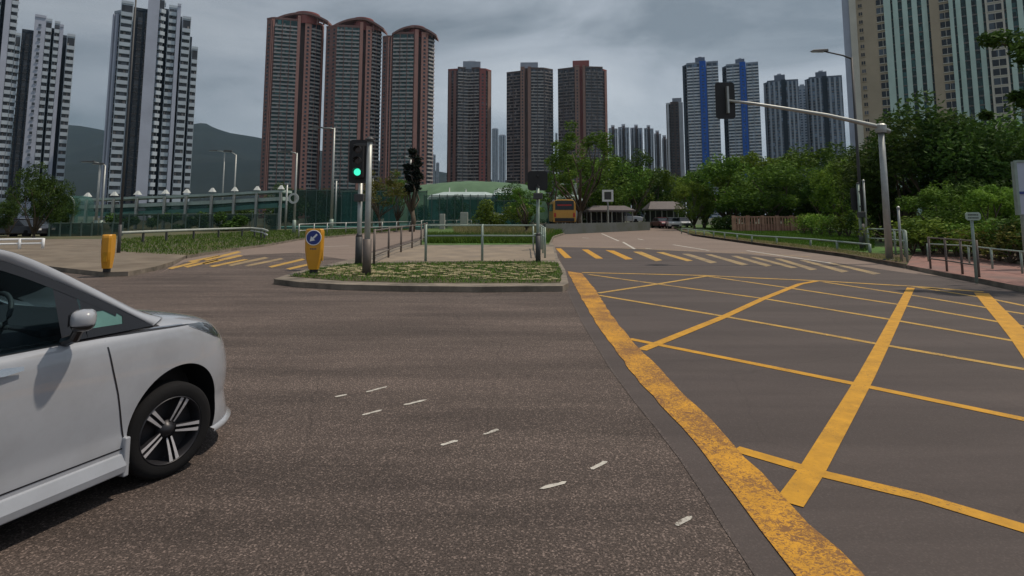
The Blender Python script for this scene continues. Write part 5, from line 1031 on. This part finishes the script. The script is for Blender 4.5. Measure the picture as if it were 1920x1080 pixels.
hug('headlight_trim', [(.12,.944),(.24,.894),(.37,.834),(.50,.784)], [(.12,.940),(.24,.888),(.37,.828),(.50,.778)], 'chrome', n=16, off=.005)
# skirts, splitter, mud flaps
for s_ in (-1, 1):
    b = MB(); vs = []
    for u in np.linspace(-2.17, -.33, 12):
        vs += [(u, s_*.80, .15), (u, s_*.885, .155), (u, s_*.892, .20), (u, s_*.868, .27), (u, s_*.80, .27)]
    n = 12; b.add(vs, [(i*5+k, i*5+(k+1) % 5, (i+1)*5+(k+1) % 5, (i+1)*5+k) for i in range(n-1) for k in range(5)]+[(0, 1, 2, 3, 4), tuple(range(55, 60))]); b.build('side_skirt', M['car_white'], car, recalc=True, bevel=.008)
    MB().box(-.345, -.31, min(s_*.80, s_*.885), max(s_*.80, s_*.885), .13, .36).build('mud_flap', M['car_white'], car, bevel=.008)
b = MB(); r0 = [p for p in ringpts(.155, .87, .87, UR)]; r1 = [p for p in ringpts(.175, .875, .875, UR)]; r2 = [p for p in ringpts(.19, .85, .83, UR)]
sel = [k for k in list(range(NB_*3//4, NB_))+list(range(0, NB_//4)) if r0[k][0] > .36]
vs = []
for k in sel: vs += [r0[k], r1[k], r2[k]]
b.add(vs, [(i*3+j, i*3+j+1, (i+1)*3+j+1, (i+1)*3+j) for i in range(len(sel)-1) for j in (0, 1)]); b.build('front_splitter', M['car_white'], car, smooth=True)
# upper body: pillars, roof, glass
A_ = [(.06,1.0),(-.161,1.071),(-.348,1.178),(-.52,1.286),(-.68,1.389),(-.826,1.467),(-.96,1.518),(-1.25,1.585),(-1.8,1.62),(-2.6,1.61),(-3.2,1.55),(-3.4,1.45)]
B_ = [(-.137,.985),(-.236,1.05),(-.418,1.166),(-.586,1.266),(-.74,1.352),(-.881,1.424),(-1.012,1.473),(-1.3,1.52),(-1.8,1.545),(-2.6,1.53),(-3.15,1.47),(-3.3,1.38)]
def cr(p, t):
    n = len(p)-1; q = t*n; i = min(n-1, int(q)); f = q-i; P_ = [p[max(0, i-1)], p[i], p[i+1], p[min(n, i+2)]]
    return tuple(.5*((2*P_[1][k])+(-P_[0][k]+P_[2][k])*f+(2*P_[0][k]-5*P_[1][k]+4*P_[2][k]-P_[3][k])*f*f+(-P_[0][k]+3*P_[1][k]-3*P_[2][k]+P_[3][k])*f**3) for k in (0, 1))
gyf = lambda z: .79-.30*(z-1.0)
NS = 66; Ap = [cr(A_, i/NS) for i in range(NS+1)]; Bp = [cr(B_, i/NS) for i in range(NS+1)]
for s_ in (-1, 1):
    b = MB(); vs = []
    for a, c in zip(Ap, Bp):
        y0, y1 = gyf(c[1])+.004, .64+.0*a[0]; mid = ((a[0]+c[0])/2+.01, (y0+y1)/2+.022, (a[1]+c[1])/2+.022)
        q1 = (c[0]*.75+a[0]*.25+.005, y0*.75+y1*.25+.014, c[1]*.7+a[1]*.3+.012)
        vs += [(c[0], s_*(y0-.03), c[1]), (c[0], s_*y0, c[1]), (q1[0], s_*q1[1], q1[2]), (mid[0], s_*mid[1], mid[2]), (a[0], s_*y1, a[1]+.003), (a[0], s_*(y1-.03), a[1]-.02)]
    f_ = [(i*6+j, i*6+j+1, (i+1)*6+j+1, (i+1)*6+j) for i in range(NS) for j in range(5)]
    b.add(vs, [q[::-1] for q in f_] if s_ > 0 else f_); b.build('roof_pillar', M['car_white'], car, smooth=True, recalc=True)
def span(i0, i1, m, nm, dz=0, bow=0):
    b = MB(); vs = []; K = 12
    for i in range(i0, i1+1):
        a = Ap[i]
        for k in range(K+1):
            y = -.64+1.28*k/K; g_ = 1-(y/.64)**2; vs.append((a[0]+bow*g_, y, a[1]+.045*g_*(1-bow*6 if bow else 1)+dz))
    n = i1-i0; b.add(vs, [(i*(K+1)+k, i*(K+1)+k+1, (i+1)*(K+1)+k+1, (i+1)*(K+1)+k) for i in range(n) for k in range(K)]); return b.build(nm, M[m], car, smooth=True)
iw = int(NS*6.3/11); ir = int(NS*10/11)
span(0, iw, 'tint', 'windscreen', 0, .12); rf = span(iw, ir, 'car_white', 'roof'); span(ir, NS, 'tint', 'rear_window')
for s_ in (-1, 1):
    bot = [(-.10,.972), (-3.25,1.0)]; pts = [(c[0], c[1]) for c in Bp]; b = MB(); vs = []
    for c in Bp:
        zb = .985; vs += [(c[0], s_*gyf(zb), zb), (c[0], s_*gyf(c[1]), c[1])]
    b.add(vs, [(2*i, 2*i+1, 2*i+3, 2*i+2) for i in range(NS)]); b.build('side_window', M['tint'], car)
    def pan(name, poly, m, off):
        b = MB(); b.add([(u, s_*(gyf(z)+off), z) for u, z in poly], [tuple(range(len(poly)))]); return b.build(name, M[m], car, recalc=True)
    pan('window_pillar', [(-.70,.985),(-.56,.985),(-.578,1.10),(-.60,1.255),(-.72,1.335)], 'trim_black', .004)
    fr = [(-.56,.985),(-.56,1.035),(-.34,1.03),(-.335,1.075),(-.40,1.125),(-.575,1.13),(-.585,1.262),(-.42,1.163),(-.24,1.047),(-.14,.985)]; b = MB()
    tr_ = tessellate_polygon([[Vector((p[0], p[1], 0)) for p in fr]]); b.add([(u, s_*(gyf(z)+.005), z) for u, z in fr], [tuple(t) for t in tr_]); b.build('quarter_frame', M['trim_black'], car)
    pan('quarter_window', [(-.56,1.035),(-.34,1.03),(-.335,1.075),(-.40,1.125),(-.575,1.13)], 'tint_teal', .002)
    pan('window_pillar', [(-1.45,.985),(-1.36,.985),(-1.40,1.53),(-1.47,1.533)], 'trim_black', .004); pan('window_pillar', [(-2.5,.985),(-2.38,.985),(-2.38,1.535),(-2.48,1.533)], 'trim_black', .004)
    b = MB(); vs = []
    for i in range(10, NS):
        c = Bp[i]; vs += [(c[0]-.004, s_*(gyf(c[1])+.006), c[1]), (c[0]-.02, s_*(gyf(c[1]-.045)+.006), c[1]-.045)]
    b.add(vs, [(2*i, 2*i+1, 2*i+3, 2*i+2) for i in range(NS-11)]); b.build('window_frame', M['trim_black'], car)
    # mirror
    def sup(name, c, r_, m, e_=2.6, z0=-1, z1=1, par=car):
        b = MB(); n1, n2 = 20, 12; vs = []
        for i in range(n2+1):
            ph = math.asin(max(-1, min(1, z0+(z1-z0)*i/n2)))
            for k in range(n1):
                th = 2*math.pi*k/n1; cx = math.cos(ph)**(2/e_) if math.cos(ph) > 0 else 0; f = lambda q: math.copysign(abs(q)**(2/e_), q)
                vs.append((c[0]+r_[0]*cx*f(math.cos(th)), c[1]+r_[1]*cx*f(math.sin(th)), c[2]+r_[2]*f(math.sin(ph))))
        b.add(vs, [(i*n1+k, i*n1+(k+1) % n1, (i+1)*n1+(k+1) % n1, (i+1)*n1+k) for i in range(n2) for k in range(n1)]+[tuple(range(n1))[::-1], tuple(n2*n1+k for k in range(n1))]); return b.build(name, M[m], par, smooth=True)
    mh = sup('door_mirror', (0, 0, 0), (.062, .085, .056), 'car_white', 2.8, -.35, 1); mh.location = (-.70, s_*.955, 1.125); mh.rotation_euler.z = s_*R(40)
    sup('mirror_base', (0, 0, -.004), (.060, .082, .060), 'trim_black', 2.8, -1, -.30, mh); MB().tube([(-.69, s_*.80, .99), (-.69, s_*.88, 1.015), (-.69, s_*.925, 1.085)], [.03, .028, .026], 8).build('mirror_arm', M['trim_black'], car)
    MB().box(-.064, -.060, -.055, .055, -.03, .035).build('mirror_glass', M['winglass'], mh)
# interior
MB().box(-.75, -.15, -.68, .68, .98, 1.06).build('dashboard', M['interior'], car, bevel=.04)
for yy in (-.34, .34):
    sup('seat', (-1.36, yy, 1.12), (.10, .24, .22), 'interior'); sup('headrest', (-1.42, yy, 1.40), (.05, .12, .09), 'interior')
b = MB(); rr = [(-.84+.07*math.sin(a), -.36+.17*math.cos(a), 1.10+.15*math.sin(a)) for a in np.linspace(0, 2*math.pi, 25)]; b.tube(rr, .014, 6); b.tube([(-.84, -.36, 1.10), (-.72, -.36, 1.03)], .025, 6); b.build('steering_wheel', M['darkgrey'], car, smooth=True)
# wheels
def wheel(u, s_, steer):
    t = thing('wheel', '', 'x'); del t['label']; del t['category']; t.parent = car; t.location = (u, s_*.775, .297); t.rotation_euler.z = steer+(0 if s_ < 0 else math.pi)
    MB().lathe([(.213, -.10), (.245, -.108), (.278, -.10), (.292, -.085), (.297, -.05), (.297, .05), (.292, .085), (.278, .10), (.213, .10)], (0, 0, 0), 'y', 56).build('tyre', M['rubber'], t, smooth=True, auto=True)
    b = MB().lathe([(.214, -.096), (.206, -.102), (.200, -.094), (.19, -.03), (.185, .08)], (0, 0, 0), 'y', 48); b.build('rim', M['rim_dark'], t, smooth=True, auto=True)
    MB().lathe([(.001, -.012), (.19, -.012), (.19, .02)], (0, 0, 0), 'y', 40).build('brake_disc', M['rim_dark'], t)
    MB().lathe([(.001, -.085), (.028, -.083), (.036, -.07), (.06, -.055), (.062, -.02)], (0, 0, 0), 'y', 24).build('hub_cap', M['rim_dark'], t, smooth=True)
    for k in range(5):
        a = R(64+72*k)
        for d in (-1, 1):
            b = MB(); pp = []
            for r_, da, hw, yy in ((.052, 0, .0055, -.066), (.10, 0, .0075, -.078), (.16, 0, .0095, -.090), (.203, 0, .012, -.096)):
                c, s = math.cos(a), math.sin(a); ofs = d*(.012+.009*(r_/.2)); cx_, cz_ = r_*c-ofs*s, r_*s+ofs*c; pp.append([(cx_-hw*s*q, yy, cz_+hw*c*q) for q in (-1, 1)]+[(cx_-hw*s*q*1.15, yy+.035, cz_+hw*c*q*1.15) for q in (1, -1)])
            vs = [v for q in pp for v in q]; b.add(vs, [(i*4+j, i*4+(j+1) % 4, (i+1)*4+(j+1) % 4, (i+1)*4+j) for i in range(3) for j in range(4)]+[(0, 1, 2, 3), (15, 14, 13, 12)], 1)
            for i in range(3): b.m[i*4] = 0
            b.build('spoke', [M['rim_silver'], M['rim_dark']], t, recalc=False)
    return t
for u, s_, st in ((-.006, -1, R(-7)), (-.006, 1, R(-7)), (-2.55, -1, 0), (-2.55, 1, 0)): wheel(u, s_, st)

# ------------------------------------------------------------------ thin haze round the whole place
hz = MB().box(-7100, 7100, -120, 7100, -1.2, 900).build('haze', [])
hm = bpy.data.materials.new('haze'); hm.use_nodes = True; t = hm.node_tree; t.nodes.clear(); ho = N(t, 'ShaderNodeOutputMaterial'); pv = N(t, 'ShaderNodeVolumePrincipled', Density=4.5e-5); pv.inputs['Color'].default_value = (.5, .75, 1, 1); t.links.new(pv.outputs[0], ho.inputs['Volume']); hz.data.materials.append(hm); struct(hz, 'stuff')
